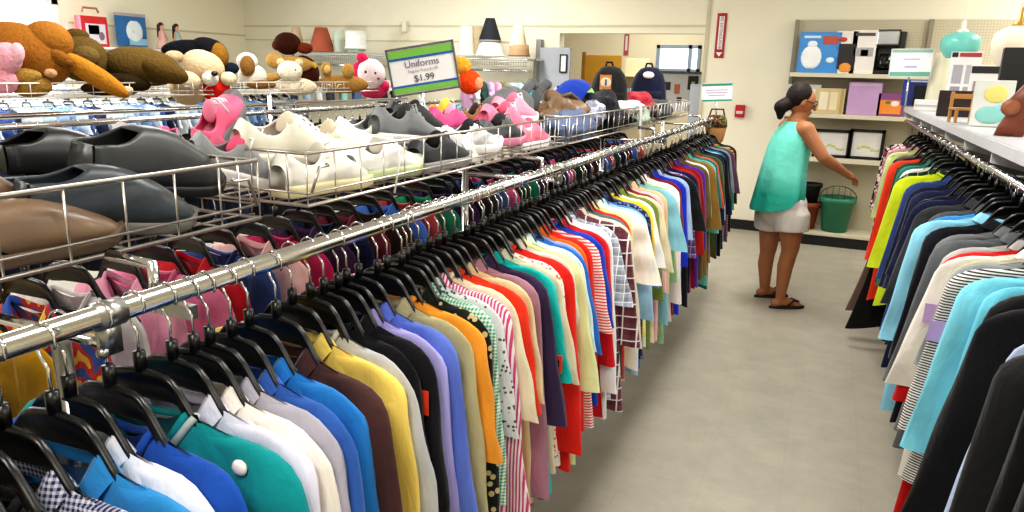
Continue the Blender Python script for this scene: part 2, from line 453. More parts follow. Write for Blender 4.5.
def garment(name, label, cat, group, x, y, z, rz, m, sleeve='short', L=.8, collar=None, band=None, seed=1, sc=1., sleeve_m=None, drop=0.):
    if name == 'trousers':
        o = link(name, trousers_mesh(L, seed), m, None, (x, y, z), (0, 0, rz), sc)
        tag(o, label, cat, group)
        wb = MB().box((0, 0, -.13), (.37, .034, .035)).mesh('waistband', False); bevel(link('waistband', wb, m, o), .006)
        return o
    fd = .075
    if name in ('dress', 'blouse'): fd = .1
    if name == 'jacket': fd = .13
    th = .022 if name in ('jacket', 'sweater') else .015
    o = link(name, torso_mesh(L, seed, fd=fd, th=th, hw=.25 if L < 1.15 else .4), m, None, (x, y, z - drop), (0, 0, rz), sc)
    tag(o, label, cat, group)
    if sleeve != 'none':
        Ls, cw = {'short': (.28, .15), 'half': (.42, .145), 'long': (.55, .115), 'cap': (.1, .13)}[sleeve]
        for s in (1, -1):
            so = link('sleeve', sleeve_mesh(s, Ls, seed, cw, th=th + .001), sleeve_m or m, o)
    if collar: link('collar', collar_mesh(seed, fd=fd), collar, o)
    elif band: link('neckband', band_mesh(fd=fd), band, o)
    return o
def size_tag(o, c, loc, txt=None, size=(.035, .05)):
    t = MB().box((0, 0, 0), (size[0], .002, size[1])).mesh('size_tag', False)
    to = link('size_tag', t, mat(c, .6), o, loc)
    if txt: text('lettering', txt, .03, BLACKM, to, (0, -.002, 0), (PI / 2, 0, 0))
NICE = {'t_shirt': 't-shirt', 'polo_shirt': 'polo shirt', 'dress_shirt': 'collared shirt', 'blouse': 'blouse', 'jacket': 'jacket', 'sweater': 'sweater', 'dress': 'dress', 'trousers': 'trousers', 'jersey': 'jersey', 'tank_top': 'tank top'}
SEEN_LABELS = set()
def uniq(label, extra):
    s = label
    for e in extra:
        if s.lower() not in SEEN_LABELS: break
        s = label + ' ' + e
    SEEN_LABELS.add(s.lower()); return s
XS = {'orange red': 1.22, 'neon yellow': 1.12, 'denim': .88, 'indigo': .88, 'deep indigo': .88, 'dark ink': .9, 'baby blue': 1.12, 'steel grey': 1.06, 'mid grey': 1.06, 'pearl white': 1.1, 'black white striped': 1.08, 'aqua': .98, 'light blue': .95, 'burgundy plaid': 1.12, 'pale lime': 1.08, 'mauve': 1.04, 'bright red': 1.04, 'turquoise': 1.04, 'yellow': 1.05, 'poppy red': 1.12}
def rail_run(items, rx, rz_, flip, where, group, d=0., yaw=.03, wob=.1):
    """items: (Y, colour name, colour, kind, sleeve, length, pattern, c2, c3, pscale)"""
    n = len(items)
    for i, it in enumerate(items):
        it = list(it) + [None] * (10 - len(it))
        Y, cn, c, kind, sl, L, pat, c2, c3, ps = it[:10]
        short = cn
        prev = items[i - 1][1] if i else None; nxt = items[i + 1][1] if i < n - 1 else None
        if prev and nxt: rel = 'between %s and %s' % (prev, nxt)
        elif nxt: rel = 'before the %s one' % nxt
        else: rel = 'after the %s one' % prev
        lab = uniq('%s %s %s %s' % (cn, NICE[kind], where, rel), ['ones', 'hung loosely'])
        rr = random.Random(int(Y * 1000) + n)
        yw = rr.uniform(-yaw, yaw) + wob * math.sin(Y * 4.1) * math.sin(Y * 1.7) + (PI if flip else 0)
        dd = d - (.02 if flip and Y < 1.75 else 0)
        x = rx + rr.uniform(-.014, .014)
        m = fabric(c, pat, c2 or '#ffffff', c3 or '#222222', ps or 1.)
        col = None; band = None
        if kind in ('polo_shirt', 'dress_shirt', 'jacket'): col = m
        elif kind in ('t_shirt', 'sweater', 'jersey'): band = m
        z = rz_ - dd
        o = garment(kind, lab, NICE[kind].split()[-1] if kind != 't_shirt' else 't-shirt', group, x, Y, z, yw, m, sl, L, col, band, seed=1 + (i * 7 + int(Y * 10)) % 9, drop=.002)
        o.scale = (rr.uniform(.97, 1.06) * XS.get(cn, 1) * (1.06 if flip and kind == 'jacket' else .88 if flip and Y > 3.2 else 1), rr.uniform(.9, 1.15), 1)
        hl = uniq('black plastic hanger holding the %s %s %s' % (cn, NICE[kind], where), ['beside the %s one' % prev, 'by the %s one' % nxt])
        hanger(x, Y, rz_, yw, hl, group + ' hangers', BLACKP, dd)
        it.append(o); yield i, o, Y
RX, RZ = -.86, 1.32
T = 't_shirt'; P = 'polo_shirt'; S = 'dress_shirt'; B = 'blouse'; J = 'jacket'; W = 'sweater'; D = 'dress'
LEFT = [
 (.27, 'grey marl', '#77787c', T, 'short', .75), (.31, 'pale teal', '#3f7f95', T, 'short', .75),
 (.355, 'red plaid', '#a51f2b', S, 'short', .75, 'plaid', '#e8c8c8', '#6a1018', .7),
 (.40, 'tan camouflage', '#b7a27a', T, 'short', .78, 'camo', '#7b6a4d', '#3b3328', .8),
 (.435, 'charcoal', '#26262a', T, 'short', .78), (.475, 'navy gingham', '#23284a', S, 'short', .76, 'gingham', '#c9cbe0', None, .5),
 (.525, 'sky blue', '#2f86c4', P, 'half', .8), (.565, 'white cotton', '#e7e6ea', S, 'long', .8),
 (.61, 'royal blue scrub', '#1c4fa6', T, 'short', .75),
 (.665, 'teal mesh', '#0a8b8f', 'jersey', 'half', .8),
 (.715, 'lavender white', '#dcd8ea', S, 'long', .82), (.75, 'ivory', '#ece4da', S, 'long', .82), (.785, 'pale grey', '#a9a7b5', S, 'short', .75),
 (.825, 'denim blue', '#3560ad', S, 'long', .82), (.875, 'cerulean', '#2b7ec6', P, 'half', .8),
 (.93, 'dark brown', '#4b2f2d', S, 'long', .82), (1.0, 'mustard yellow', '#ecd06b', S, 'half', .85), (1.045, 'silver grey', '#b9babd', T, 'short', .75),
 (1.085, 'jet black', '#131318', T, 'short', .78), (1.125, 'black knit', '#1c1a20', P, 'half', .8), (1.16, 'lilac', '#a7a0dc', S, 'long', .8),
 (1.205, 'periwinkle', '#5f76c8', P, 'long', .8), (1.25, 'khaki', '#b7ad83', S, 'half', .78), (1.29, 'orange', '#e79a35', T, 'short', .72),
 (1.335, 'black floral', '#16211c', S, 'long', .78, 'dots', '#c9b98d', None, .9), (1.375, 'green gingham', '#3c9d74', S, 'half', .8, 'gingham', '#e8f2ea', None, .55),
 (1.415, 'white dotted', '#d9d8dc', S, 'short', .76, 'dots', '#55565c', None, .5), (1.455, 'pink striped', '#c9457a', S, 'long', .8, 'vstripe', '#f1e0e6', None, .5),
 (1.495, 'cream', '#e6dcbe', T, 'short', .75), (1.53, 'scarlet', '#e23a22', T, 'short', .72), (1.57, 'beige', '#d7c79b', S, 'short', .76),
 (1.615, 'mauve', '#a57788', S, 'long', .8), (1.665, 'dark plum', '#3a2c4b', S, 'half', .8), (1.71, 'turquoise', '#16b6b2', P, 'short', .8),
 (1.75, 'oatmeal', '#ddd0b4', S, 'short', .75), (1.79, 'white dotted linen', '#f0e9df', B, 'short', .76, 'dots', '#d08870', None, .5),
 (1.835, 'bright red', '#dc2a20', T, 'long', .8), (1.88, 'white sage', '#e4e5d6', S, 'short', .75), (1.92, 'pale lime', '#d9dfa6', P, 'half', .82),
 (1.96, 'ice blue', '#cfe2ec', S, 'short', .75), (2.0, 'mid blue', '#2f6fc0', T, 'short', .76), (2.035, 'grey lavender', '#9aa3be', B, 'short', .8),
 (2.07, 'tangerine', '#ee6a22', S, 'short', .76), (2.115, 'tomato red', '#d83226', S, 'half', .82), (2.155, 'candy striped', '#e35a55', T, 'short', .8, 'hstripe', '#fff2ee', None, .6),
 (2.2, 'cobalt', '#1c44b4', T, 'short', .76), (2.24, 'crimson', '#d31f2c', P, 'half', .82), (2.285, 'white', '#ececec', S, 'long', .84),
 (2.325, 'soft white', '#dfe1e6', S, 'half', .84), (2.365, 'pale grey checked', '#b4bac6', S, 'short', .8, 'plaid', '#eef0f4', '#7b8090', .5),
 (2.41, 'burgundy plaid', '#5d2c38', S, 'half', .86, 'plaid', '#efe6e6', '#7b4a54', .75), (2.46, 'pale beige', '#dfd5c0', S, 'half', .84),
 (2.51, 'slate', '#56707a', T, 'short', .78), (2.555, 'rust red', '#c8342a', S, 'short', .8), (2.6, 'butter yellow', '#eadf9c', S, 'half', .84),
 (2.645, 'off white', '#ece6dc', S, 'short', .8), (2.69, 'powder blue', '#9cc4e0', S, 'half', .85), (2.735, 'faded denim', '#557fb2', S, 'short', .8),
 (2.78, 'navy print', '#232b45', T, 'short', .8, 'dots', '#8e99b8', None, .5), (2.825, 'ultramarine', '#2a55b8', S, 'half', .86), (2.88, 'lemon yellow', '#efd43a', T, 'short', .75),
 (2.935, 'white lace', '#e9e6e0', B, 'short', .8), (2.985, 'olive green', '#76893f', S, 'half', .84), (3.035, 'sand', '#e1d3b2', T, 'short', .8), (3.09, 'maroon trimmed', '#8e2f36', T, 'short', .82),
 (3.15, 'blush pink', '#eebfc2', S, 'half', .84), (3.22, 'wheat', '#d8bd92', S, 'half', .84), (3.285, 'aqua blue', '#87c0cf', T, 'short', .8),
 (3.355, 'mint green', '#9cc992', S, 'half', .92), (3.425, 'shell pink', '#f2dbd5', S, 'half', .84), (3.49, 'rose white', '#efe3e2', S, 'long', .86), (3.56, 'maroon', '#7b1f2e', T, 'short', .84),
 (3.635, 'electric blue', '#2238c2', P, 'half', .86), (3.71, 'pale blue', '#a9bfe0', S, 'short', .8), (3.785, 'black cotton', '#17171a', T, 'short', .86),
 (3.87, 'lavender plaid', '#8a6fb2', S, 'half', .86, 'plaid', '#d9c8e8', '#5a3f86', .7), (3.955, 'deep navy', '#1b2047', T, 'short', .84), (4.04, 'brick red', '#b3221f', S, 'half', .84),
 (4.13, 'dark red', '#8e1720', T, 'short', .86), (4.22, 'violet', '#5d31a0', S, 'half', .86), (4.315, 'bronze', '#6d5a33', S, 'short', .84), (4.405, 'white ribbed', '#eceae8', T, 'short', .8),
 (4.495, 'golden brown', '#8d6d33', S, 'half', .86), (4.59, 'seafoam', '#6fb9ac', S, 'half', .95), (4.68, 'dark teal', '#1f6f6b', D, 'short', 1.02), (4.765, 'coral red', '#d05542', T, 'short', .84),
 (4.855, 'moss', '#4f5a31', S, 'short', .84), (4.945, 'ink blue', '#1a2548', S, 'half', .86), (5.035, 'black ribbed', '#121214', T, 'short', .86), (5.125, 'light sky', '#8fc3e2', S, 'half', .86),
 (5.21, 'petrol', '#1e6678', T, 'short', .86), (5.295, 'midnight blue', '#151b3a', S, 'half', .86), (5.38, 'pewter', '#7f858b', T, 'short', .84), (5.465, 'dark orchid', '#5b3b52', T, 'short', .84),
 (5.55, 'jade green', '#3f9d7d', S, 'half', .86), (5.64, 'amber striped', '#c98432', T, 'short', .84, 'hstripe', '#3a2418', None, 1.2), (5.74, 'espresso', '#2a1d1a', S, 'half', .82),
]
TAGS = {'black knit': ('#ef4a2a', (.215, -.03, -.28), None), 'turquoise': ('#ef4a2a', (.262, -.035, -.42), 'M'), 'lavender plaid': ('#f2f0ee', (.2, -.035, -.33), None), 'dark red': ('#f2f0ee', (.21, -.035, -.33), None), 'mustard yellow': ('#f0b48a', (.25, -.03, -.5), None)}
GL = 'shirts on the long chrome aisle rail'
for i, o, Y in rail_run(LEFT, RX, RZ, False, 'on the chrome rail', GL, d=.0):
    cn = LEFT[i][1]
    if cn in TAGS:
        c, l, tx = TAGS[cn]; size_tag(o, c, l, tx)
    if cn == 'teal mesh':
        o.scale = (1.12, 1.1, 1)
        link('neckband_lining', band_mesh(nw=.081), mat('#a9b6b4', .9), o)
        for (px, pz, s) in ((.165, -.2, .011), (.195, -.235, .012)):
            e = MB().ell((px, -.021, pz), (s, .006, s * 1.1), n=10, m=6).mesh('sequin_patch'); link('sequin_patch', e, mat('#f1e6df', .5), o)
#@@RIGHT
# ------------------------------------------------------------------ garments under the grey shelf on the other side of the aisle
QX, QZ = .585, 1.335
RIGHT = [
 (1.0, 'matt black leather', '#0e0e10', J, 'long', .85), (1.12, 'black quilted', '#141416', J, 'long', .9), (1.24, 'glossy black', '#101012', J, 'long', .9),
 (1.36, 'graphite', '#222326', J, 'long', .9), (1.47, 'pale ice blue', '#b9cbe8', S, 'long', .95), (1.63, 'black soft', '#17171a', J, 'long', .95), (1.74, 'carbon black', '#1b1a1c', W, 'long', .95),
 (1.88, 'light blue', '#6fc6de', T, 'half', .8), (1.95, 'aqua', '#7ed0e4', S, 'half', .82), (2.03, 'black white striped', '#e8e6e0', T, 'half', .78, 'hstripe', '#3c3a3a', None, .45), (2.08, 'ash grey', '#8f959b', T, 'short', .78), (2.125, 'olive cream', '#b8b49a', S, 'half', .8),
 (2.17, 'pearl white', '#e6e2da', S, 'half', .82), (2.23, 'poppy red', '#c81e1e', D, 'half', 1.13), (2.3, 'dove grey', '#b3b1b0', S, 'half', .82), (2.4, 'steel grey', '#5c6064', S, 'half', .84), (2.5, 'mid grey', '#6d7073', S, 'half', .84),
 (2.62, 'black ink', '#14161f', P, 'half', .84), (2.73, 'baby blue', '#8fd0ea', S, 'half', .84), (2.83, 'azure', '#3f8fd0', T, 'short', .8), (2.93, 'smoke grey', '#4e5256', S, 'half', .84), (3.04, 'iron grey', '#393c40', S, 'half', .86),
 (3.17, 'navy sporty', '#171d3c', T, 'short', .86), (3.3, 'dark ink', '#11152e', S, 'half', .86), (3.44, 'indigo', '#1b2240', J, 'half', .86), (3.58, 'deep indigo', '#161b36', J, 'half', .88), (3.74, 'denim', '#2f437c', J, 'half', .88),
 (3.95, 'neon yellow', '#cfe02a', T, 'half', .82), (4.12, 'bottle green', '#20402c', S, 'half', .86, 'plaid', '#86a08a', '#0d1f14', .8), (4.28, 'white red trimmed', '#e9e4df', T, 'half', .86), (4.44, 'teal green', '#2f7f6f', S, 'half', .86), (4.6, 'forest', '#2d4a2a', S, 'half', .88),
 (4.72, 'orange red', '#ee4326', D, 'long', 1.0), (4.88, 'black long', '#18181a', D, 'half', 1.24), (5.04, 'mocha', '#6f5a52', D, 'half', 1.17), (5.28, 'pale green', '#c9d690', D, 'half', 1.0), (5.52, 'dusty rose', '#b9909a', D, 'half', 1.05), (5.7, 'pink floral', '#b5566f', D, 'half', 1.0, 'floral', '#f0d9dc', '#2a2226', .8), (5.9, 'black floral print', '#26262a', D, 'half', .98, 'floral', '#d8d2c8', '#8d3a4a', .8),
]
GR = 'clothes on the rail under the grey shelf'
for i, o, Y in rail_run(RIGHT, QX, QZ, True, 'under the grey shelf', GR, d=-.05):
    if RIGHT[i][1] in ('pearl white', 'black white striped'):
        size_tag(o, '#c9a9dc', (.235, .04, -.34), None, (.05, .055))
#@@KIDS
# ------------------------------------------------------------------ children's clothes on the inner rail
KX = -1.6
kc = [('floral beige', '#c9b79c', 'floral', '#7c4b3a', '#efe6d2'), ('bright blue', '#2457c4', None, None, None), ('sunny yellow', '#f0b428', None, None, None), ('multicoloured print', '#c43b3b', 'floral', '#3d62b8', '#e8c65c'), ('snow white', '#e9e7e6', None, None, None),
      ('light pink', '#eea6c2', None, None, None), ('rose pink', '#e889ad', None, None, None), ('cherry red', '#c01a2c', None, None, None), ('blue jean', '#35508c', None, None, None), ('peach pink', '#eec0bd', None, None, None), ('magenta', '#b82a62', None, None, None)]
kc2 = [('black', '#15151a'), ('navy', '#1c2448'), ('emerald', '#1f8f6c'), ('hot pink', '#e0649a'), ('cornflower', '#4b78d0'), ('dark grey', '#2a2b30'), ('wine', '#6d1f33'), ('plum', '#43284f'), ('forest green', '#1d4a38'), ('soft red', '#c04a48'), ('denim', '#3b4f80'), ('cocoa', '#3a2a26')]
Y = .62; i = 0; prev = None
while Y < 5.9:
    if i < len(kc): cn, c, pat, c2, c3 = kc[i]
    else:
        cn, c = kc2[(i * 5 + i // 12) % 12]; pat = c2 = c3 = None
    rr = random.Random(i + 50)
    nxt = kc[i + 1][0] if i + 1 < len(kc) else kc2[((i + 1) * 5 + (i + 1) // 12) % 12][0]
    lab = uniq("%s child's top below the shoe baskets, before the %s one" % (cn, nxt), ['beside %s' % prev, 'close to the post', 'farther along', 'toward its end', 'near its end'])
    yw = rr.uniform(-.12, .12)
    m = fabric(c, pat, c2 or '#ffffff', c3 or '#222222', 1.)
    o = garment('child_shirt', lab, 'top', "children's clothes on the inner rail", KX + rr.uniform(-.02, .02), Y, RZ, yw, m, ('short', 'half', 'long')[i % 3], .58 + .05 * (i % 3), m if i % 2 else None, None if i % 2 else m, seed=2 + i % 4, drop=.05)
    o.scale = (.92, 1, 1)
    hl = uniq("black hanger with the %s child's top, before the %s one" % (cn, nxt), ['beside %s' % prev, 'nearby', 'farther along', 'toward the end', 'near the end'])
    hanger(o.location.x, Y, RZ, yw, hl, "hangers on the inner rail", BLACKP, .04)
    prev = cn; i += 1; Y += .115 if i < 14 else .13

# ------------------------------------------------------------------ chrome double rack
def rail_rack(name, label, xs, z, y0, y1, posts, post_x, ztop, parent_m=CHROME, r=.016):
    t = thing(name, label, 'rack', (post_x, (y0 + y1) / 2, 0))
    off = V((post_x, (y0 + y1) / 2, 0))
    for x in xs:
        link('rail', MB().tube([V((x, y0, z)) - off, V((x, y1, z)) - off], r, 16).mesh('rail'), parent_m, t)
    for y in posts:
        m = MB()
        link('post', MB().tube([V((post_x, y, 0.02)) - off, V((post_x, y, ztop)) - off], .0135, 12).mesh('post'), CHROME, t)
        a = MB().tube([V((min(xs), y, z - .045)) - off, V((max(xs), y, z - .045)) - off], .008, 8)
        link('cross_arm', a.mesh('cross_arm'), CHROME, t)
        for x in xs:
            c = MB().tube([V((x, y - .02, z)) - off, V((x, y + .02, z)) - off], r + .004, 14)
            c.box(V((x, y, z - .032)) - off, (.012, .03, .05)); c.ell(V((x, y - .012, z - .052)) - off, (.009, .009, .009), n=10, m=6)
            link('clamp', c.mesh('clamp'), STEEL, t)
        f = MB().tube([V((post_x - .3, y, .03)) - off, V((post_x + .3, y, .03)) - off], .014, 10)
        link('foot', f.mesh('foot'), STEEL, t)
    return t
rack = rail_rack('garment_rack', 'long double chrome garment rack carrying shirts along the tiled aisle', (RX, KX), RZ, .2, 6.02, (.62, 2.4, 4.2, 5.9), -1.235, 1.34)
# short chrome stems beside the front rail that carry the wire baskets
off = rack.location
for y in (.76, 2.42, 4.22, 5.85):
    link('basket_stem', MB().tube([V((-.935, y, RZ - .05)) - off, V((-.935, y, 1.345)) - off, V((-1.03, y, 1.349)) - off], .0095, 10).mesh('basket_stem'), CHROME, rack)
    link('side_bracket', MB().box(V((-.9, y, RZ - .04)) - off, (.09, .014, .022)).mesh('side_bracket', False), STEEL, rack)
link('front_post', MB().tube([V((-.885, .57, .03)) - off, V((-.885, .57, RZ - .03)) - off], .012, 12).mesh('front_post'), STEEL, rack)

# ------------------------------------------------------------------ wire baskets
def basket(label, x0, x1, y0, y1, z0, z1, group, m=WIRE, step=.1):
    t = thing('wire_basket', label, 'basket', ((x0 + x1) / 2, (y0 + y1) / 2, z0), 0, group)
    w_, l_ = abs(x1 - x0) / 2, (y1 - y0) / 2; h = z1 - z0
    def loop(z, r, i=0):
        return MB().tube([(-w_ + i, -l_ + i, z), (w_ - i, -l_ + i, z), (w_ - i, l_ - i, z), (-w_ + i, l_ - i, z), (-w_ + i, -l_ + i, z)], r, 6)
    link('rim', loop(h, .0042).mesh('rim'), m, t)
    b = loop(0, .0042)
    b.tube([(-w_, -l_, .028), (w_, -l_, .028), (w_, l_, .028), (-w_, l_, .028), (-w_, -l_, .028)], .0025, 6)
    link('base_frame', b.mesh('base_frame'), m, t)
    g = MB(); n = max(3, int(2 * l_ / step))
    for k in range(n + 1):
        y = -l_ + 2 * l_ * k / n
        g.tube([(-w_, y, h), (-w_, y, 0), (w_, y, 0), (w_, y, h)], .0024, 5)
    for k in range(1, 7):
        x = -w_ + 2 * w_ * k / 7
        g.tube([(x, -l_, h), (x, -l_, 0), (x, l_, 0), (x, l_, h)], .0024, 5)
    link('wire_grid', g.mesh('wire_grid'), m, t)
    for s in (-1, 1):
        hk = MB().tube([(w_, s * (l_ - .07), h * .75), (w_ + .006, s * (l_ - .07), h * .72), (w_ + .008, s * (l_ - .035), h * .72), (w_ + .004, s * (l_ - .01), .03)], .0035, 6)
        link('catch', hk.mesh('catch'), m, t)
    return t
SG = 'wire shoe baskets on the chrome rack'
BX0, BX1, BZ0, BZ1 = -1.42, -1.05, 1.345, 1.463
for lab, a, b in (('silver wire basket holding black clogs and tan shoes', -.62, 1.12), ('silver wire basket holding white, grey and pink sneakers', 1.27, 3.0), ('silver wire basket holding bags, caps and folded clothes', 3.04, 4.78), ('silver wire basket at the far end by the tan handbag', 4.82, 5.95)):
    basket(lab, BX0, BX1, a, b, BZ0, BZ1, SG)
#@@SHOES
# ------------------------------------------------------------------ shoes
def shoe(name, label, cat, loc, rz, L, w, style, c_up, c_sole, c_in='#1a1614', tilt=(0, 0), sc_h=1., gloss=.4, laces=None, group=None):
    """length runs along +Y, toe at +Y; style clog / sneaker / pump / bag-like slipper"""
    S_ = {'clog': dict(top=[(0, .1), (.06, .112), (.2, .112), (.42, .114), (.55, .108), (.7, .09), (.85, .066), (.95, .046), (1, .022)], open=(-.12, .3), lid=.55),
          'sneaker': dict(top=[(0, .07), (.05, .1), (.16, .09), (.3, .084), (.42, .105), (.55, .095), (.7, .068), (.85, .055), (.95, .042), (1, .02)], open=(.04, .40), lid=.5),
          'pump': dict(top=[(0, .055), (.06, .07), (.2, .052), (.45, .045), (.58, .06), (.7, .058), (.85, .046), (.95, .032), (1, .015)], open=(.05, .55), lid=.62)}[style]
    def lerp(tab, t):
        for (a, va), (b, vb) in zip(tab, tab[1:]):
            if t <= b: return va + (vb - va) * (t - a) / (b - a)
        return tab[-1][1]
    W_ = [(0, .55), (.05, .68), (.2, .74), (.4, .74), (.6, .95), (.74, 1.), (.88, .86), (.96, .55), (1, .2)]
    o0, o1 = S_['open']
    m = 26; n = 14; rs = []; mb = MB()
    for i in range(m):
        t = i / (m - 1); hw = w / 2 * lerp(W_, t); h = lerp(S_['top'], t) * sc_h; base = .02
        opn = math.sin(PI * min(1, max(0, (t - o0) / (o1 - o0)))) ** .5 if o0 < t < o1 else 0
        ring = []
        for k in range(n):
            f = k / (n - 1); s = -1 if f < .5 else 1
            q = abs(f - .5) * 2          # 1 at the sole, 0 at the crown
            q = q * (1 - .62 * opn * S_['lid'] / .5 * .9) + .55 * opn
            q = min(1, q)
            a = q * PI / 2
            ring.append((s * hw * math.sin(a) ** .75, t * L, base + (h - base) * max(0, math.cos(a)) ** .7))
        rs.append(ring)
    vs = [p for r_ in rs for p in r_]; fs = []
    for i in range(m - 1):
        t = (i + .5) / (m - 1)
        for k in range(n - 1):
            if k == n // 2 - 1 and o0 < t < o1: continue
            fs.append((i * n + k, i * n + k + 1, (i + 1) * n + k + 1, (i + 1) * n + k))
    fs.append(tuple(range(n))); 
    mb.add(vs, fs)
    o = link(name, mb.mesh(name), mat(c_up, gloss, 0, .5, .1, 14, .15), None, loc, (tilt[0], tilt[1], rz)); tag(o, label, cat, group)
    sm = o.modifiers.new('thick', 'SOLIDIFY'); sm.thickness = .004; sm.offset = -1
    so = MB(); rr_ = []
    th = .03 if style == 'sneaker' else .022
    for z, g in ((0, .96), (.004, 1.0), (th * .7, 1.03), (th, 1.0)):
        ring = []
        for i in range(m):
            t = i / (m - 1); ring.append((w / 2 * lerp(W_, t) * g + .002, t * L * 1.005, z + (.02 * max(0, (t - .75) / .25) ** 2)))
        for i in range(m - 1, -1, -1):
            t = i / (m - 1); ring.append((-w / 2 * lerp(W_, t) * g - .002, t * L * 1.005, z + (.02 * max(0, (t - .75) / .25) ** 2)))
        rr_.append(ring)
    so.rings(rr_); link('sole', so.mesh('sole'), mat(c_sole, .6, 0, .4, .06, 20), o)
    ins = MB(); r2 = []
    for i in range(2, 14):
        t = i / (m - 1); hw = w / 2 * lerp(W_, t) * .86
        r2.append([(-hw, t * L, .036), (0, t * L, .03), (hw, t * L, .036)])
    ins.rings(r2, False, False, closed=False); link('insole', ins.mesh('insole'), mat(c_in, .9), o)
    if laces:
        lm = MB()
        for k in range(5):
            t = .43 + .06 * k; hw = w / 2 * .42; h = lerp(S_['top'], t) * sc_h
            lm.tube([(-hw, t * L, h - .016), (-hw * .4, (t + .01) * L, h + .003), (hw * .4, (t + .02) * L, h + .003), (hw, (t + .03) * L, h - .018)], .0032, 6)
        lm.tube([(.0, .44 * L, .1 * sc_h), (.03, .47 * L, .112 * sc_h), (.045, .44 * L, .09 * sc_h)], .0025, 6)
        link('laces', lm.mesh('laces'), mat(laces, .8), o)
    if style == 'pump':
        link('heel', MB().box((0, .03, -.0), (w * .6, .05, .03)).mesh('heel', False), mat(c_sole, .5), o)
    if style == 'sneaker':
        tg = MB().ell((0, .40 * L, .088 * sc_h), (w * .25, .012, .03), Matrix.Rotation(-.5, 3, 'X'), n=12, m=8)
        link('tongue', tg.mesh('tongue'), mat(c_up if not laces else c_in, .8), o)
    return o
Z0 = BZ0 + .004
def S(name, label, x, y, z, rz, L, w, style, cu, cs, ci='#1a1614', tilt=(0, 0), h=1., gl=.4, la=None):
    return shoe(name, label, 'shoe', (x, y, z), rz, L, w, style, cu, cs, ci, tilt, h, gl, la, 'shoes in the wire baskets')
S('leather_clog', 'large charcoal leather clog lying on top in the nearest basket, toe to the aisle end', -1.2, .84, 1.42, .06, .34, .12, 'clog', '#3d3f41', '#17181a', '#0b0b0c', (-.12, .15), 1.15, .38)
S('leather_clog', 'blue-grey leather clog under the large charcoal clog, against the basket rim', -1.15, .70, 1.385, -.16, .30, .105, 'clog', '#3a4148', '#6d6a66', '#0b0b0c', (-.14, .1), 1.0, .36)
S('slip_on_shoe', 'black slip-on shoe with wide open mouth behind the charcoal clog', -1.36, .80, 1.415, .12, .30, .12, 'clog', '#191a1c', '#0e0e10', '#030303', (-.08, 0), 1.05, .35)
S('leather_shoe', 'tan brown leather shoe at the front of the nearest basket', -1.12, .55, Z0, -.04, .29, .105, 'clog', '#7a6450', '#5a4a3c', '#2a1e16', (0, 0), .85, .3)
S('leather_shoe', 'brown leather boot shoe with pointed toe above the tan brown one', -1.22, .42, 1.43, -.05, .33, .11, 'clog', '#6f5743', '#4a392c', '#1c130d', (-.1, .1), 1.1, .3)
S('leather_shoe', 'worn tan leather shoe pressed against the rim of the nearest basket', -1.13, .33, Z0, .0, .27, .1, 'clog', '#75604c', '#57473a', '#22180f', (0, 0), 1.1, .3)
S('sneaker', 'pink and grey sneaker with open pink lining behind the black slip-on', -1.36, 1.02, 1.44, -.1, .25, .09, 'sneaker', '#b9b4b6', '#e4e0de', '#f05c8c', (-.35, .0), 1.05, .6, '#e8789c')
S('sneaker', 'grey sneaker with rose tongue next to the open pink one', -1.30, 1.16, 1.42, -.35, .25, .09, 'sneaker', '#8e9094', '#dedcd8', '#e8577f', (-.3, .2), 1.0, .6, '#efe6e8')
S('sneaker', 'pink sneaker standing on its heel above the white trainers', -1.40, 1.32, 1.425, .3, .19, .075, 'sneaker', '#ea6b92', '#77787c', '#f290b0', (.75, .2), 1.0, .6, '#d9d3d6')
S('sneaker', 'dusty pink sneaker between the pink upright one and the white pile', -1.34, 1.27, 1.40, -.6, .24, .09, 'sneaker', '#d4607f', '#e9e2e0', '#e889a4', (-.1, 0), 1.0, .6, '#f0e8ea')
S('sneaker', 'chunky white leather trainer at the near end of the second basket', -1.16, 1.30, Z0, -.12, .31, .115, 'sneaker', '#e2e0d8', '#d9d0a8', '#c9c4b8', (0, 0), 1.1, .45, '#f4f2ee')
S('sneaker', 'white trainer with pale green toe sole, along the basket rim', -1.12, 1.52, Z0 + .01, -.05, .31, .11, 'sneaker', '#e8e7e3', '#b8c49a', '#cfcabf', (0, 0), 1.05, .45, '#f6f5f2')
S('sneaker', 'cream trainer with loose laces on top of the white pile', -1.27, 1.28, 1.43, -.35, .3, .11, 'sneaker', '#ebe6d6', '#efeade', '#d8d0bc', (-.05, .25), 1.1, .5, '#ffffff')
S('sneaker', 'ivory trainer lying on its side at the back of the white pile', -1.33, 1.5, 1.41, -.5, .3, .11, 'sneaker', '#e9e3d2', '#e4dfd3', '#cfc6b0', (0, .5), 1.0, .5, '#faf8f2')
S('sneaker', 'white canvas trainer with mint laces beside the grey runner', -1.32, 1.72, 1.42, -.4, .28, .1, 'sneaker', '#efefec', '#e0ddd4', '#1c1f24', (-.1, .2), 1.0, .5, '#7fd6cf')
S('sneaker', 'black running shoe with mint collar behind the white trainers', -1.36, 1.86, 1.40, -.3, .28, .1, 'sneaker', '#1f2226', '#2b2d30', '#69c8c4', (0, .1), 1.0, .6, '#d8d8da')
S('sneaker', 'grey suede runner on top of the dark sneakers', -1.24, 1.80, 1.44, -.25, .28, .1, 'sneaker', '#77797c', '#c9c9c8', '#2a2b2e', (-.1, .1), 1.1, .7, '#9a9b9e')
S('sneaker', 'dark charcoal runner lying along the rim below the grey suede one', -1.12, 1.84, Z0, -.04, .30, .105, 'sneaker', '#2f3135', '#8d8c8b', '#17181a', (0, 0), 1.05, .6, '#55565a')
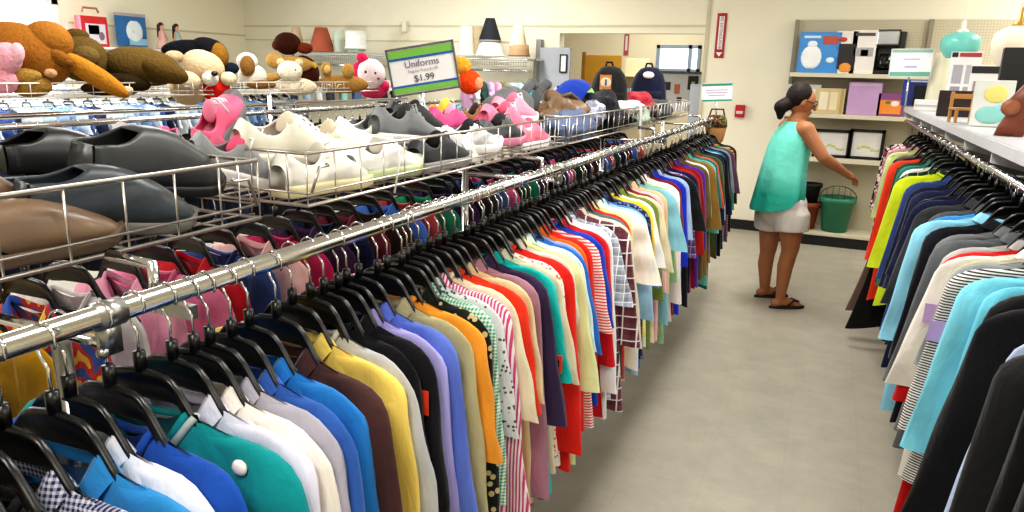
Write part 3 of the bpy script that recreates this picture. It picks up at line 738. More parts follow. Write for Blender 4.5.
S('sneaker', 'black sneaker with white stripe, highest of the dark ones', -1.33, 2.02, 1.455, -.2, .28, .1, 'sneaker', '#1d2022', '#e6e6e4', '#0e0f10', (-.15, 0), 1.0, .6, '#f2f2f0')
S('sneaker', 'white and black sneaker with toe poking through the rim', -1.16, 2.08, 1.38, -.3, .28, .1, 'sneaker', '#dadbdc', '#f0efec', '#22252a', (0, .1), 1.0, .5, '#1d1d20')
S('sneaker', 'bright white toe-capped sneaker along the rim after the charcoal runner', -1.12, 2.12, Z0, .05, .29, .105, 'sneaker', '#eeeeec', '#f3f2ee', '#c8c8c6', (0, 0), 1.0, .45, '#fafafa')
S('sneaker', 'magenta child sneaker with multicolour print', -1.3, 2.24, 1.43, -.3, .24, .09, 'sneaker', '#c74d86', '#4b4d50', '#f0a0c0', (-.1, 0), 1.0, .6, '#4fb8c8')
S('sneaker', 'yellow and orange child shoe at the back of the second basket', -1.38, 2.4, 1.43, -.1, .2, .085, 'sneaker', '#e0932f', '#cf5b3a', '#f2d64a', (0, 0), 1.0, .6, '#f5e9a0')
S('sneaker', 'dark grey and pink sneaker along the rim before the pink pair', -1.14, 2.32, 1.385, -.1, .3, .1, 'sneaker', '#4d4f54', '#d98aa8', '#22242a', (0, .1), 1.05, .6, '#86888c')
S('sneaker', 'brown loafer-like sneaker beside the yellow child shoe', -1.36, 2.58, 1.41, -.3, .22, .085, 'sneaker', '#8a5a3c', '#5b3b28', '#2a1a12', (0, 0), 1.0, .6, '#b08258')
S('sneaker', 'hot pink running shoe on top toward the aisle', -1.2, 2.46, 1.43, -.25, .29, .1, 'sneaker', '#f0809f', '#f6e9ea', '#d8607f', (-.1, .1), 1.1, .6, '#ffe4ea')
S('sneaker', 'pale pink running shoe leaning on the hot pink one', -1.24, 2.66, 1.45, -.2, .29, .1, 'sneaker', '#f29ab2', '#f4f0f0', '#e2738f', (-.05, 0), 1.1, .6, '#ffffff')
S('sneaker', 'coral pink sneaker with white sole at the rim, end of the second basket', -1.12, 2.6, Z0, .0, .3, .105, 'sneaker', '#ef7f98', '#f4f2f0', '#c95a78', (0, 0), 1.1, .6, '#f8e0e6')
S('sneaker', 'white-soled rose sneaker wedged behind the coral pink one', -1.26, 2.42, 1.37, -.1, .29, .1, 'sneaker', '#e57893', '#f1efec', '#b84a68', (0, 0), 1.0, .6, '#f3dce2')

# soft heap things in the baskets: built from draped, wrinkled lofts
def soft(name, label, cat, loc, rad, m, seed, rz=0, amp=.18, group=None, flat=.6, k=3.):
    """irregular crumpled cloth heap, flat underneath"""
    r = random.Random(seed); ph = [r.uniform(0, 6.28) for _ in range(8)]
    n, mm = 36, 16; rs = []
    for i in range(1, mm):
        a = PI * i / mm; ring = []
        for j in range(n):
            b = 2 * PI * j / n
            d = V((math.sin(a) * math.cos(b), math.sin(a) * math.sin(b), -math.cos(a)))
            f = 1 + amp * (math.sin(d.x * k * 2 + ph[0]) * math.sin(d.y * k * 2.3 + ph[1]) + .7 * math.sin(d.z * k * 3 + d.x * 4 + ph[2]) + .5 * math.sin(d.y * k * 4 + d.z * 5 + ph[3]))
            p = V((d.x * rad[0] * f, d.y * rad[1] * f, max(d.z, -flat) * rad[2] * f))
            p.z += flat * rad[2]
            ring.append(p)
        rs.append(ring)
    o = link(name, MB().rings(rs).mesh(name), m, None, loc, (0, 0, rz)); tag(o, label, cat, group)
    return o
# grey fabric bag with two padded handles
b = soft('fabric_bag', 'slack grey fabric bag with two padded handles, beside the pink shoes', 'bag', (-1.32, 2.98, Z0), (.1, .2, .14), fabric('#6d6f72', wr=.5), 5, 0, .1)
for dy, rx_ in ((.22, .5), (.40, .8)):
    pp = [V((.02, dy - .16, .13)), V((.0, dy - .06, .2)), V((-.0, dy + .04, .25)), V((.0, dy + .08, .24))]
    link('handle', MB().tube(pp, .024, 10).mesh('handle'), fabric('#595b5e'), b)
b = soft('leather_bag', 'crumpled tan leather handbag lying in the third basket', 'bag', (-1.24, 3.42, Z0), (.14, .22, .125), mat('#84694f', .45, 0, .5, .15, 12, .5), 9, .2, .13)
link('strap', MB().tube([(-.05, -.1, .17), (.05, .02, .2), (.1, .14, .15), (.08, .2, .08)], .012, 8).mesh('strap'), mat('#5f4a37', .5), b)
soft('black_purse', 'shiny black purse pushed in behind the tan handbag', 'bag', (-1.3, 3.84, Z0), (.1, .17, .13), mat('#16171c', .3, 0, .5, .1, 10, .4), 11, 0, .13)
soft('folded_jeans', 'crumpled blue jeans lying along the rim of the third basket', 'jeans', (-1.16, 3.38, Z0 - .01), (.09, .32, .09), fabric('#68789a', wr=.6), 13, 0, .12)
soft('dark_sweater', 'crumpled dark navy sweater by the blue cap', 'sweater', (-1.2, 3.9, Z0), (.14, .26, .12), fabric('#22242d', wr=.6), 15, 0, .16)
soft('silver_scarf', 'silvery sequinned scarf balled up at the rim', 'scarf', (-1.13, 3.62, 1.40), (.06, .1, .07), mat('#a9adc4', .3, .5, .5, .3, 60, .8), 17, 0, .14)
soft('green_pouch', 'small lime green pouch in front of the blue cap', 'pouch', (-1.27, 4.0, 1.46), (.05, .07, .06), fabric('#9fe08a'), 19)
soft('white_towel', 'folded white towel on top of the third basket', 'towel', (-1.16, 4.35, 1.42), (.11, .34, .05), fabric('#e9eae8', wr=.6), 21, 0, .1)
soft('red_cloth_bag', 'crumpled red cloth bag beside the navy backpack', 'bag', (-1.18, 4.72, 1.42), (.1, .28, .07), fabric('#b0263a', wr=.6), 23, 0, .16)
soft('dark_blanket', 'charcoal blanket spread under the white towel', 'blanket', (-1.25, 4.3, Z0 - .005), (.15, .4, .08), fabric('#202227', wr=.6), 25, 0, .12)
soft('checked_cloth', 'pale mint folded cloth near the end of the third basket', 'cloth', (-1.12, 4.55, Z0), (.06, .2, .07), fabric('#c9dccb', wr=.5), 27, 0, .1)
soft('grey_fleece', 'grey fleece filling the far end basket', 'fleece', (-1.22, 5.3, Z0), (.15, .4, .09), fabric('#4b4d53', wr=.6), 29, 0, .12)
# white tape hanging over the rim
tp = MB(); rs = []
for (x, z) in ((-1.2, 1.47), (-1.1, 1.482), (-1.046, 1.47), (-1.04, 1.44), (-1.038, 1.36), (-1.034, 1.28), (-1.036, 1.2)):
    rs.append([(x, 4.28, z), (x, 4.33, z), (x - .002, 4.33, z - .003), (x - .002, 4.28, z - .003)])
tp.rings(rs); tag(link('fabric_tape', tp.mesh('fabric_tape'), fabric('#dfdfdf')), 'white fabric tape hanging over the rim of the third basket', 'tape')
tp = MB().tube([(-1.12, 1.63, 1.47), (-1.05, 1.635, 1.465), (-1.035, 1.63, 1.42), (-1.034, 1.6, 1.33)], .003, 6)
tag(link('loose_lace', tp.mesh('loose_lace'), fabric('#eeeeec')), 'white loose lace dangling over the rim by the white trainers', 'lace')
# caps and backpacks
def cap(label, loc, rz, c1, c2, r=.095):
    o = thing('baseball_cap', label, 'cap', loc, rz)
    prof = [(r * math.cos(a), r * 1.05 * math.sin(a)) for a in [PI / 2 * k / 8 for k in range(8)]] + [(.004, r * 1.05)]
    link('crown', MB().lathe(prof, n=20).mesh('crown'), fabric(c1), o)
    br = MB(); rs = []
    for i in range(9):
        a = -1.1 + 2.2 * i / 8
        rs.append([(r * .96 * math.sin(a), r * .96 * math.cos(a), .004), (r * .8 * math.sin(a), r * .96 * math.cos(a) + .075 * math.cos(a * .9), -.008), (r * .8 * math.sin(a), r * .96 * math.cos(a) + .075 * math.cos(a * .9), -.013), (r * .96 * math.sin(a), r * .96 * math.cos(a), -.002)])
    br.rings(rs); link('brim', br.mesh('brim'), fabric(c2), o)
    link('button', MB().ell((0, 0, r * 1.06), (.009, .009, .006), n=8, m=6).mesh('button'), fabric(c2), o)
    return o
p = at(577, 82, 0, -1.26)
c = cap('bright blue baseball cap standing up behind the lime pouch', (p.x, p.y, 1.5), 2.2, '#2347b8', '#2347b8', .12); c.rotation_euler = (-.9, .2, 2.2)
p = at(567, 82, 0, -1.33)
c = cap('white and red patterned cap leaning on the bright blue one', (p.x, p.y, 1.49), 1.0, '#d9c4c0', '#b8485a', .1); c.rotation_euler = (-.7, -.3, 2.6)
def backpack(label, loc, rz, c1, c2, patch):
    o = thing('backpack', label, 'backpack', loc, rz)
    rs = []
    for t, wx, wy in ((0, .11, .06), (.03, .135, .08), (.12, .14, .085), (.22, .13, .08), (.29, .105, .065), (.33, .07, .045), (.345, .03, .02)):
        rs.append([(wx * math.copysign(abs(math.cos(a)) ** .6, math.cos(a)), wy * math.copysign(abs(math.sin(a)) ** .6, math.sin(a)), t) for a in (2 * PI * k / 24 for k in range(24))])
    link('bag_body', MB().rings(rs).mesh('bag_body'), fabric(c1), o)
    rs = []
    for t, wx, wy in ((.02, .08, .02), (.04, .1, .035), (.13, .1, .035), (.17, .085, .02)):
        rs.append([(wx * math.copysign(abs(math.cos(a)) ** .6, math.cos(a)), -.075 + wy * math.copysign(abs(math.sin(a)) ** .6, math.sin(a)), t) for a in (2 * PI * k / 20 for k in range(20))])
    link('front_pocket', MB().rings(rs).mesh('front_pocket'), fabric(c2), o)
    link('top_handle', MB().tube([(-.03, .03, .335), (-.02, .04, .37), (.02, .04, .37), (.03, .03, .335)], .008, 8).mesh('top_handle'), fabric(c2), o)
    for s in (-1, 1):
        link('shoulder_strap', MB().tube([(s * .05, .06, .31), (s * .07, .11, .26), (s * .08, .11, .12), (s * .1, .07, .03)], .012, 8).mesh('shoulder_strap'), fabric(c2), o)
    return o
p = at(609, 95, 0, -1.24)
bp = backpack('black backpack with an orange patch, standing in the third basket', (p.x, p.y, 1.4), .5, '#2a2a2c', '#18181a', None); bp.scale = (.8, .9, .86)
pm = MB().box((-.055, -.095, .235), (.085, .006, .1)); po = link('patch', pm.mesh('patch', False), mat('#e08a3c', .6), bp)
link('patch_print', MB().ell((-.055, -.1, .235), (.04, .003, .036), n=16, m=6).mesh('patch_print'), mat('#e8dccd', .6), po)
link('patch_mark', MB().box((-.055, -.103, .235), (.014, .003, .04)).mesh('patch_mark', False), mat('#5a4a48', .6), po)
p = at(648, 95, 0, -1.24)
bp = backpack('navy backpack with a white oval badge, standing at the end of the third basket', (p.x, p.y, 1.38), .4, '#1a1f3a', '#141730', None); bp.scale = (.92, 1., .95)
link('badge', MB().ell((-.02, -.07, .285), (.045, .012, .027), Matrix.Rotation(-.3, 3, 'X'), n=18, m=8).mesh('badge'), mat('#efe6e6', .6), bp)
# tan handbag hung at the end of the rail
hb = thing('handbag', 'small tan handbag with dark patterned top hung on the end of the chrome rail', 'handbag', (-.83, 6.0, 1.13), .6)
rs = []
for t, wx, wy in ((0, .05, .035), (.02, .07, .045), (.12, .09, .045), (.2, .075, .035)):
    rs.append([(wx * math.cos(a), wy * math.sin(a), t) for a in (2 * PI * k / 20 for k in range(20))])
link('bag_body', MB().rings(rs).mesh('bag_body'), mat('#b5824f', .6, 0, .4, .1), hb)
rs = [[(wx * 1.04 * math.cos(a), wy * 1.06 * math.sin(a), t) for a in (2 * PI * k / 20 for k in range(20))] for t, wx, wy in ((.13, .092, .046), (.19, .085, .04), (.225, .06, .03))]
link('flap', MB().rings(rs).mesh('flap'), fabric('#3a2c24', 'floral', '#7d8a4a', '#8e3a2c', .4), hb)
link('strap', MB().tube([(-.07, 0, .2), (-.05, 0, .27), (.05, 0, .27), (.07, 0, .2)], .007, 8).mesh('strap'), mat('#2d221c', .6), hb)

# ------------------------------------------------------------------ signs
def sign_card(label, cx, cy, cz, w_, h_, rz, tilt, roll, bands, frame_m):
    o = thing('price_sign', label, 'sign', (cx, cy, cz))
    o.rotation_mode = 'XYZ'
    o.rotation_euler = (tilt, roll, rz)
    boxo('card', (0, 0, 0), (w_, .004, h_), mat('#f2f1f3', .5), o, 0)
    f = MB()
    for s in (-1, 1):
        f.box((s * w_ / 2, 0, 0), (.007, .012, h_ + .007)); f.box((0, 0, s * h_ / 2), (w_ + .007, .012, .007))
    link('holder_frame', f.mesh('holder_frame', False), frame_m, o)
    for (z0, z1, c) in bands:
        link('colour_band', MB().box((0, -.0032, (z0 + z1) / 2 * h_), (w_ * .99, .002, (z1 - z0) * h_)).mesh('colour_band', False), mat(c, .5), o)
    return o
pa, pb, pc, pd = at(383, 51, 0, -1.4), at(452, 39, 1, 2.42), at(462, 91, 1, 2.42), at(398, 96, 0, -1.4)
sx, sy = -1.33, 2.32
ctr = at(423, 69, 1, sy)
GREEN, BLUE = '#7cbd4e', '#1f5fae'
sg = sign_card('white uniforms price sign with green and blue bands, above the shoe baskets', ctr.x, ctr.y, ctr.z, .243, .163, .36, 0, -.175, ((.30, .46, GREEN), (.25, .30, BLUE), (-.46, -.34, GREEN), (-.34, -.29, BLUE)), mat('#6d7079', .3, .6))
text('lettering', 'Uniforms', .034, mat('#7a6a8e', .6), sg, (0, -.004, .022), (PI / 2, 0, 0))
text('lettering', 'Regular Price $1.99', .014, mat('#a9a4ae', .6), sg, (0, -.004, -.002), (PI / 2, 0, 0))
text('lettering', '$1.99', .034, mat('#55565e', .6), sg, (0, -.004, -.03), (PI / 2, 0, 0))
link('stem', MB().tube([(-.03, 0, -.085), (-.028, 0, -.13), (-.0, .02, -.2), (.0, .02, -.29)], .006, 8).mesh('stem'), mat('#d9d9da', .4), sg)
p0, p1 = at(701, 83, 1, 6.05), at(733, 102, 1, 6.05)
sg = sign_card('green edged white card in a clear holder at the end of the chrome rack', (p0.x + p1.x) / 2, 6.05, (p0.z + p1.z) / 2, .24, .145, .1, 0, -.06, ((.36, .46, '#2f8f74'), (-.5, -.38, '#2f8f74')), mat('#c9d2d0', .3))
link('printed_lines', MB().box((0, -.004, .02), (.17, .001, .006)).box((0, -.004, 0), (.17, .001, .006)).box((0, -.004, -.02), (.13, .001, .006)).mesh('printed_lines', False), mat('#b9a9c9', .6), sg)
link('stem', MB().tube([(0, 0, -.07), (0, 0, -.24)], .006, 8).mesh('stem'), CHROME, sg)
# fire extinguisher sign and red alarm box on the back wall
p0, p1 = at(724, 13, 1, YB - .02), at(717, 58, 1, YB - .02)
fx = (p0.x + p1.x) / 2; fz = (p0.z + p1.z) / 2; fh = p0.z - p1.z
fs_ = thing('arrow_sign', 'tall red fire extinguisher arrow sign on the cream wall', 'sign', (fx, YB - .006, fz))
boxo('panel', (0, 0, 0), (.1, .008, fh), mat('#a81f33', .5), fs_, .002)
boxo('white_strip', (0, -.005, .03), (.052, .004, fh * .74), mat('#eeeaea', .5), fs_, 0)
text('lettering', 'FIRE EXTINGUISHER', .044, mat('#8e2038', .5), fs_, (0, -.008, .03), (PI / 2, PI / 2, 0))
ar = MB(); a_ = -fh / 2
ar.add([(-.034, -.006, a_ + .06), (.034, -.006, a_ + .06), (0, -.006, a_ + .015), (-.034, -.0045, a_ + .06), (.034, -.0045, a_ + .06), (0, -.0045, a_ + .015)], [(0, 1, 2), (3, 5, 4), (0, 2, 5, 3), (1, 4, 5, 2), (0, 3, 4, 1)])
link('arrow', ar.mesh('arrow', False), mat('#f2eeee', .5), fs_)
p = at(740, 111, 1, YB - .03)
rb = thing('alarm_box', 'small red fire alarm box on the cream wall', 'alarm', (p.x, YB - .028, p.z))
boxo('housing', (0, 0, 0), (.1, .055, .13), mat('#b41f2a', .4), rb, .006)
boxo('pull_bar', (0, -.03, -.015), (.07, .012, .03), mat('#d8c8c6', .4), rb, .003)
p = at(405, 25, 1, YB - .03)
boxo('thermostat_box', (p.x, YB - .03, p.z - .02), (.06, .06, .13), mat('#e6e0cf', .5), None, .006)
tag(bpy.data.objects['thermostat_box'], 'cream thermostat box high on the back wall', 'thermostat')
#@@TOYS
# ------------------------------------------------------------------ toy rack behind
TX0, TX1 = -3.45, -4.1
rail_rack('garment_rack', 'chrome double rack with stuffed toys in baskets on top', (TX0, TX1), 1.345, 1.6, 6.6, (1.9, 4.2, 6.4), -3.78, 1.44)
GT = 'dark clothes on the rail below the stuffed toys'
tc_ = ['#141a2c', '#191a20', '#1d2a4a', '#22262c', '#2b3452', '#101116']
tm = torso_mesh(.7, 3)
y = 1.75; k = 0
while y < 6.5:
    o = link('dark_shirt', tm, fabric(tc_[k % 6]), None, (TX0, y, 1.345), (0, 0, .05 * ((k * 7) % 5 - 2)))
    tag(o, 'dark blue or black garment on the crowded rail below the stuffed toys', 'top', GT)
    hanger(TX0, y, 1.345, o.rotation_euler.z, 'black hanger with shiny hook on the crowded rail below the stuffed toys', 'hangers below the stuffed toys', CHROME if k % 3 == 0 else BLACKP)
    y += .1; k += 1
# pale and blue clothes on the wall rail behind
wr_ = thing('clothes_rail', 'chrome wall rail of blue and white clothes beneath the window', 'rail', (-7.0, 5.2, 1.36))
link('rail', MB().tube([(0, -3, 0), (0, 3, 0)], .016, 12).mesh('rail'), CHROME, wr_)
for yy in (-2.9, 0, 2.9): link('wall_arm', MB().tube([(0, yy, 0), (-.8, yy, 0)], .01, 8).mesh('wall_arm'), STEEL, wr_)
pc_ = ['#c9d8ea', '#eef0f4', '#8fb0da', '#3d5c9c', '#dfe6f0', '#6d94c8', '#1f2c50', '#b8cfe6']
y = 2.4; k = 0
while y < 8.1:
    o = link('pale_shirt', torso_mesh(.8, 4 + k % 2), fabric(pc_[(k * 3) % 8]), None, (-7.0, y, 1.36), (0, 0, .06 * ((k * 7) % 5 - 2)))
    tag(o, 'blue or white garment on the wall rail behind the stuffed toys', 'top', 'blue and white clothes on the wall rail')
    link('sleeve', sleeve_mesh(1, .22, 3, .15), fabric(pc_[(k * 3) % 8]), o); link('sleeve', sleeve_mesh(-1, .22, 3, .15), fabric(pc_[(k * 3) % 8]), o)
    hanger(-7.0, y, 1.36, o.rotation_euler.z, 'hanger with blue or white clothes on the wall rail behind the stuffed toys', 'hangers on the wall rail', CHROME if k % 2 else BLACKP)
    y += .105; k += 1
for lab, a, b in (('wire basket of the big brown bear and pink elephant-like toy', 1.7, 3.62), ('wire basket of the olive bear and the bear with a heart', 3.70, 5.1), ('wire basket of small dogs and kittens', 5.14, 6.6)):
    basket(lab, -4.3, -3.9, a, b, 1.445, 1.525, 'wire toy baskets on the toy rack', mat('#dcd8d2', .4, .5), .12)
def toy(name, label, loc, rz, pieces, rot=(0, 0)):
    """pieces: (part name, colour, centre, radii, rot euler or None)"""
    t = thing(name, label, 'stuffed toy', loc, rz, 'stuffed toys in the wire baskets'); t.rotation_euler = (rot[0], rot[1], rz)
    for pn, c, ce, ra, ro in pieces:
        M = None
        if ro:
            from mathutils import Euler
            M = Euler(ro).to_matrix()
        m = mat(c, .25) if pn in ('eye', 'nose') else fur(c)
        link(pn, MB().ell(ce, ra, M, 20, 14).mesh(pn), m, t)
    return t
TXc = -4.05
def tp_(px, py, x=TXc): return at(px, py, 0, x)
def pxm(p): return FPX / ((p - CAM).dot(fwd))
# frame of toy space: u along the picture horizontally (right), w up, built as a small rotation about Z facing the aisle
FACE = math.atan2(0 - 0, 1)  # kept simple: local x faces the camera side
def toy_px(name, label, px, py, spec, x=TXc):
    """spec parts given in picture pixels around (px, py): (part, colour, dx, dy, depth m, rx px, ry px, roll)"""
    p = at(px, py, 0, x); s = 1 / pxm(p)
    hdir = V((CAM.x - p.x, CAM.y - p.y, 0)).normalized(); rz = math.atan2(hdir.x, -hdir.y)
    t = thing(name, label, 'stuffed toy', p, rz, 'stuffed toys in the wire baskets')
    for pn, c, dx, dy, dep, rx, ry, roll in spec:
        M = Matrix.Rotation(roll, 3, 'Y')
        rd = min(rx, ry) * s * .95
        m = mat(c, .25) if pn in ('eye', 'nose') else fur(c)
        link(pn, MB().ell((dx * s, -dep, -dy * s), (rx * s, rd, ry * s), M, 20, 14).mesh(pn), m, t)
    return t
toy_px('teddy_bear', 'huge caramel brown teddy bear slumped over with its arm stretched out', 24, 55, [
  ('body', '#9a6426', 0, 0, 0, 42, 30, .35), ('head', '#a06a2a', 22, -14, .02, 22, 20, .2), ('ear', '#8a5a24', 30, 2, .1, 12, 7, .6), ('arm', '#b07828', 58, 18, .04, 38, 10.5, .62), ('paw', '#c8b292', 88, 34, .03, 6, 5, 0), ('leg', '#8f5f28', -6, 22, .08, 26, 13, 0)])
toy_px('plush_elephant', 'pale pink plush toy with round ear at the end of the toy basket', 6, 66, [
  ('head', '#e9a9b8', 2, -8, .02, 13, 15, 0), ('body', '#e29fb0', -4, 14, 0, 13, 14, 0), ('ear', '#efb9c4', 10, -12, .05, 7, 11, .2)], -3.98)
toy_px('plush_monkey', 'small tan plush curled up in front of the caramel bear', 28, 83, [
  ('body', '#9c7a3a', 2, 2, 0, 19, 12, 0), ('head', '#a7843f', -2, -7, .03, 15, 8, 0), ('foot', '#c89f78', 20, -10, .03, 6, 4.5, 0)], -3.97)
toy_px('teddy_bear', 'olive brown teddy bear lying on its back with round ear up', 120, 68, [
  ('body', '#5d4a24', 20, -2, 0, 36, 19, .12), ('head', '#5f4c26', -32, -8, .02, 23, 22, 0), ('ear', '#6b5830', -28, -10, .14, 12, 10, 0), ('ear', '#57451f', -34, -29, .02, 11, 7, 0), ('leg', '#57441f', 40, 2, .1, 22, 11, .35), ('arm', '#2c200f', 2, 14, .09, 24, 9, .1), ('leg', '#3a2b14', -10, 20, .05, 26, 8, 0)])
toy_px('plush_dog', 'black and gold plush dog stretched out behind the beige bear', 195, 50, [
  ('body', '#15171f', -5, 0, 0, 26, 10, -.05), ('head', '#1a1a1e', 14, -2, .02, 17, 10, .3), ('muzzle', '#8a6424', 22, 4, .05, 9, 12, -.2), ('paw', '#1e2433', 32, 17, .03, 8, 6, 0)], -4.15)
toy_px('teddy_bear', 'beige teddy bear hugging a red velvet heart', 200, 74, [
  ('head', '#cdb694', 4, -8, .02, 20, 15, .35), ('muzzle', '#e6dccc', 9, 4, .12, 8, 7, 0), ('nose', '#1c1512', 13, -1, .18, 3.4, 2.6, 0), ('body', '#c2aa88', -12, 16, 0, 17, 15, 0), ('arm', '#d4bf9f', -12, 6, .1, 13, 9, .2), ('ear', '#d8c6a4', 26, 4, .06, 8, 7, 0), ('ear', '#b9a688', -22, -16, .0, 9, 6, 0)], -3.99)
p = at(212, 90, 0, -3.93); s = 1 / pxm(p)
hm = MB()
for sgn in (-1, 1): hm.ell((sgn * 8 * s, 0, 3 * s), (10 * s, 6 * s, 9 * s), Matrix.Rotation(sgn * .5, 3, 'Y'), 16, 10)
hm.capsule((-6 * s, 0, 1 * s), 7 * s, (0, 0, -9 * s), 4 * s).capsule((6 * s, 0, 1 * s), 7 * s, (0, 0, -9 * s), 4 * s)
h = link('plush_heart', hm.mesh('plush_heart'), mat('#d6231c', .8, 0, .2, .06, 20), None, p, (0, 0, math.atan2(CAM.x - p.x, -(CAM.y - p.y))))
rm = h.modifiers.new('r', 'REMESH'); rm.mode = 'VOXEL'; rm.voxel_size = .006; rm.use_smooth_shade = True
tag(h, 'red velvet plush heart held by the beige teddy bear', 'stuffed toy', 'stuffed toys in the wire baskets')
toy_px('plush_dog', 'small brown and white plush puppy next to the beige bear', 252, 70, [
  ('body', '#d8cfc0', 0, 6, 0, 14, 12, 0), ('head', '#e6e0d6', -4, -8, .02, 10, 9, 0), ('ear', '#8a6436', -4, -4, .08, 7, 10, 0), ('leg', '#7a5a30', 8, 14, .06, 14, 4.5, 0)], -4.05)
toy_px('plush_kitten', 'cream plush kitten in front of the golden lion-like toy', 292, 72, [
  ('body', '#d8cab0', 4, 14, 0, 20, 9, .05), ('head', '#e4dac8', -2, -1, .05, 12, 10, 0), ('ear', '#d2c2a0', -10, -9, .04, 4, 4, .3), ('ear', '#d2c2a0', 7, -9, .04, 4, 4, -.3), ('eye', '#1a1410', -5, -2, .11, 1.2, 1.2, 0), ('eye', '#1a1410', 3, -2, .11, 1.2, 1.2, 0), ('arm', '#b08a4c', -24, 6, .03, 14, 4.5, -.1)], -4.0)
toy_px('plush_lion', 'golden brown plush animal lying behind the cream kitten', 288, 62, [
  ('body', '#a9854a', 4, 2, 0, 20, 8, 0), ('head', '#b48f52', -12, -1, .02, 9, 8, 0)], -4.16)
toy_px('plush_monkey', 'dark chocolate plush monkey sitting up behind the kitten', 292, 48, [
  ('head', '#38190f', -4, -4, .02, 13, 11, 0), ('muzzle', '#6b2d1a', 12, 0, .05, 8, 5.5, 0), ('ear', '#5a2a18', -14, -2, .02, 5, 5, 0), ('body', '#3d1d12', 12, 22, 0, 13, 16, -.5), ('scarf', '#c9a23a', 18, 16, .06, 6, 3.5, .2)], -4.2)
toy_px('teddy_bear', 'tan teddy bear lying with both feet up beside the pink plush', 340, 78, [
  ('body', '#a07a40', 2, 6, 0, 26, 9, 0), ('foot', '#b08846', -13, -8, .05, 5.5, 7, 0), ('foot', '#b58d4c', 8, -7, .05, 6, 7.5, 0), ('sole', '#d8b878', -12, -8, .09, 3, 4, 0)], -4.0)
toy_px('plush_cat', 'white faced plush in a deep pink hood with bow', 369, 74, [
  ('head', '#e6d2d6', 2, 0, .02, 14, 15, 0), ('hood', '#c8325e', -8, 2, -.03, 11, 14, 0), ('ear', '#d02a5c', -6, -15, .03, 6, 5, .5), ('ear', '#c02a56', 14, 12, .0, 6, 6, 0), ('body', '#c23a62', 4, 16, -.01, 14, 8, 0), ('eye', '#2a1a1e', -3, -2, .13, 1.3, 1.6, 0), ('eye', '#2a1a1e', 6, -1, .13, 1.3, 1.6, 0), ('nose', '#8a3a50', 9, 4, .13, 1.6, 1.3, 0)], -4.0)
toy_px('plush_bird', 'small orange and yellow plush toy among the shoes behind the price sign', 466, 74, [
  ('head', '#e2a63c', -4, -8, .0, 9, 9, 0), ('body', '#e8501e', 4, 8, 0, 12, 12, 0), ('belly', '#efa07a', 11, 9, .02, 6, 7, 0)], -1.42)
# ------------------------------------------------------------------ toys against the side wall: shelf, box, poster, dolls
p0, p1 = at(78, 47, 0, XL + .2), at(190, 46, 0, XL + .2)
sz = 1.8
sh = thing('toy_shelf', 'white wall shelf for dolls and boxed toys', 'shelf', (XL + .2, 6.4, sz))
boxo('board', (0, 0, -.012), (.38, 2.2, .024), mat('#e9e6dc', .6), sh)
for yy in (-.9, .9): link('bracket', MB().box((-.1, yy, -.07), (.18, .02, .1)).mesh('bracket', False), STEEL, sh)
def slab_px(name, label, cat, corners, x, depth, m, parts=(), lean=0.):
    """upright flat box on the side wall side: faces +X; extents from picture corners on plane x"""
    (ax, ay), (bx, by) = corners
    p, q = at(ax, ay, 0, x), at(bx, by, 0, x)
    c = (p + q) / 2; c.x = x - depth / 2
    w_, h_ = abs(q.y - p.y), abs(p.z - q.z)
    t = thing(name, label, cat, c)
    t.rotation_euler = (lean, 0, 0)
    boxo('panel', (0, 0, 0), (depth, w_, h_), m, t, .004)
    for pn, mm, u, v, uw, vh, shape in parts:
        if shape == 'box': mb = MB().box((depth / 2 + .001, u * w_, v * h_), (.006, uw * w_, vh * h_))
        else: mb = MB().ell((depth / 2, u * w_, v * h_), (.008, uw * w_ / 2, vh * h_ / 2), None, 18, 8)
        link(pn, mb.mesh(pn, shape != 'box'), mm, t)
    return t
tb = slab_px('toy_case', 'red and white toy carry case with handle standing on the wall shelf', 'toy case', ((80, 15), (110, 47)), XL + .3, .1, mat('#c8232e', .35), (('front_panel', mat('#d8d2de', .4), .02, -.08, .74, .66, 'box'), ('picture', mat('#8fb6c9', .5), -.05, .05, .4, .3, 'box'), ('window_oval', mat('#7d6a7c', .4), .22, -.15, .26, .34, 'ell')))
link('handle', MB().tube([(0, -.1, .2), (0, -.08, .245), (0, .08, .245), (0, .1, .2)], .012, 8).mesh('handle'), mat('#a6684e', .5), tb)
slab_px('blue_poster', 'blue poster with pale winter figure standing on the wall shelf', 'poster', ((114, 12), (148, 47)), XL + .1, .012, mat('#2f6ea8', .4, 0, .4, .2, 5), (('top_strip', mat('#b9a9ae', .5), 0, .46, 1, .09, 'box'), ('figure', mat('#dfe9ee', .5), .1, -.05, .55, .72, 'ell'), ('figure_detail', mat('#c9a99a', .5), .05, -.05, .2, .3, 'ell'), ('banner', mat('#8fc0d8', .5), .2, -.36, .6, .2, 'box')))
def doll(label, px, py, hair, dress, c):
    p = at(px, py, 0, XL + .22); p.z = sz + .002
    t = thing('doll', label, 'doll', p, PI / 2)
    link('dress', MB().lathe([(.075, 0), (.07, .05), (.04, .14), (.03, .17), (.034, .2), (.02, .225)], n=18).mesh('dress'), fabric(dress), t)
    b = MB().capsule((0, 0, .21), .014, (0, 0, .25), .013, 10).ell((0, 0, .275), (.027, .028, .034), None, 14, 10)
    for s in (-1, 1): b.capsule((s * .03, 0, .205), .011, (s * .06, -.01, .12), .008, 8)
    link('doll_body', b.mesh('doll_body'), mat('#d9a98c', .5), t)
    link('hair', MB().ell((0, .008, .285), (.034, .034, .036), None, 14, 10).capsule((-.02, .022, .28), .022, (-.032, .03, .15), .012, 10).mesh('hair'), mat(hair, .6, 0, .4, .2, 40), t)
    return t
doll('doll with long dark hair in a pale pink dress on the wall shelf', 163, 45, '#3a1d18', '#e2b3aa', 0)
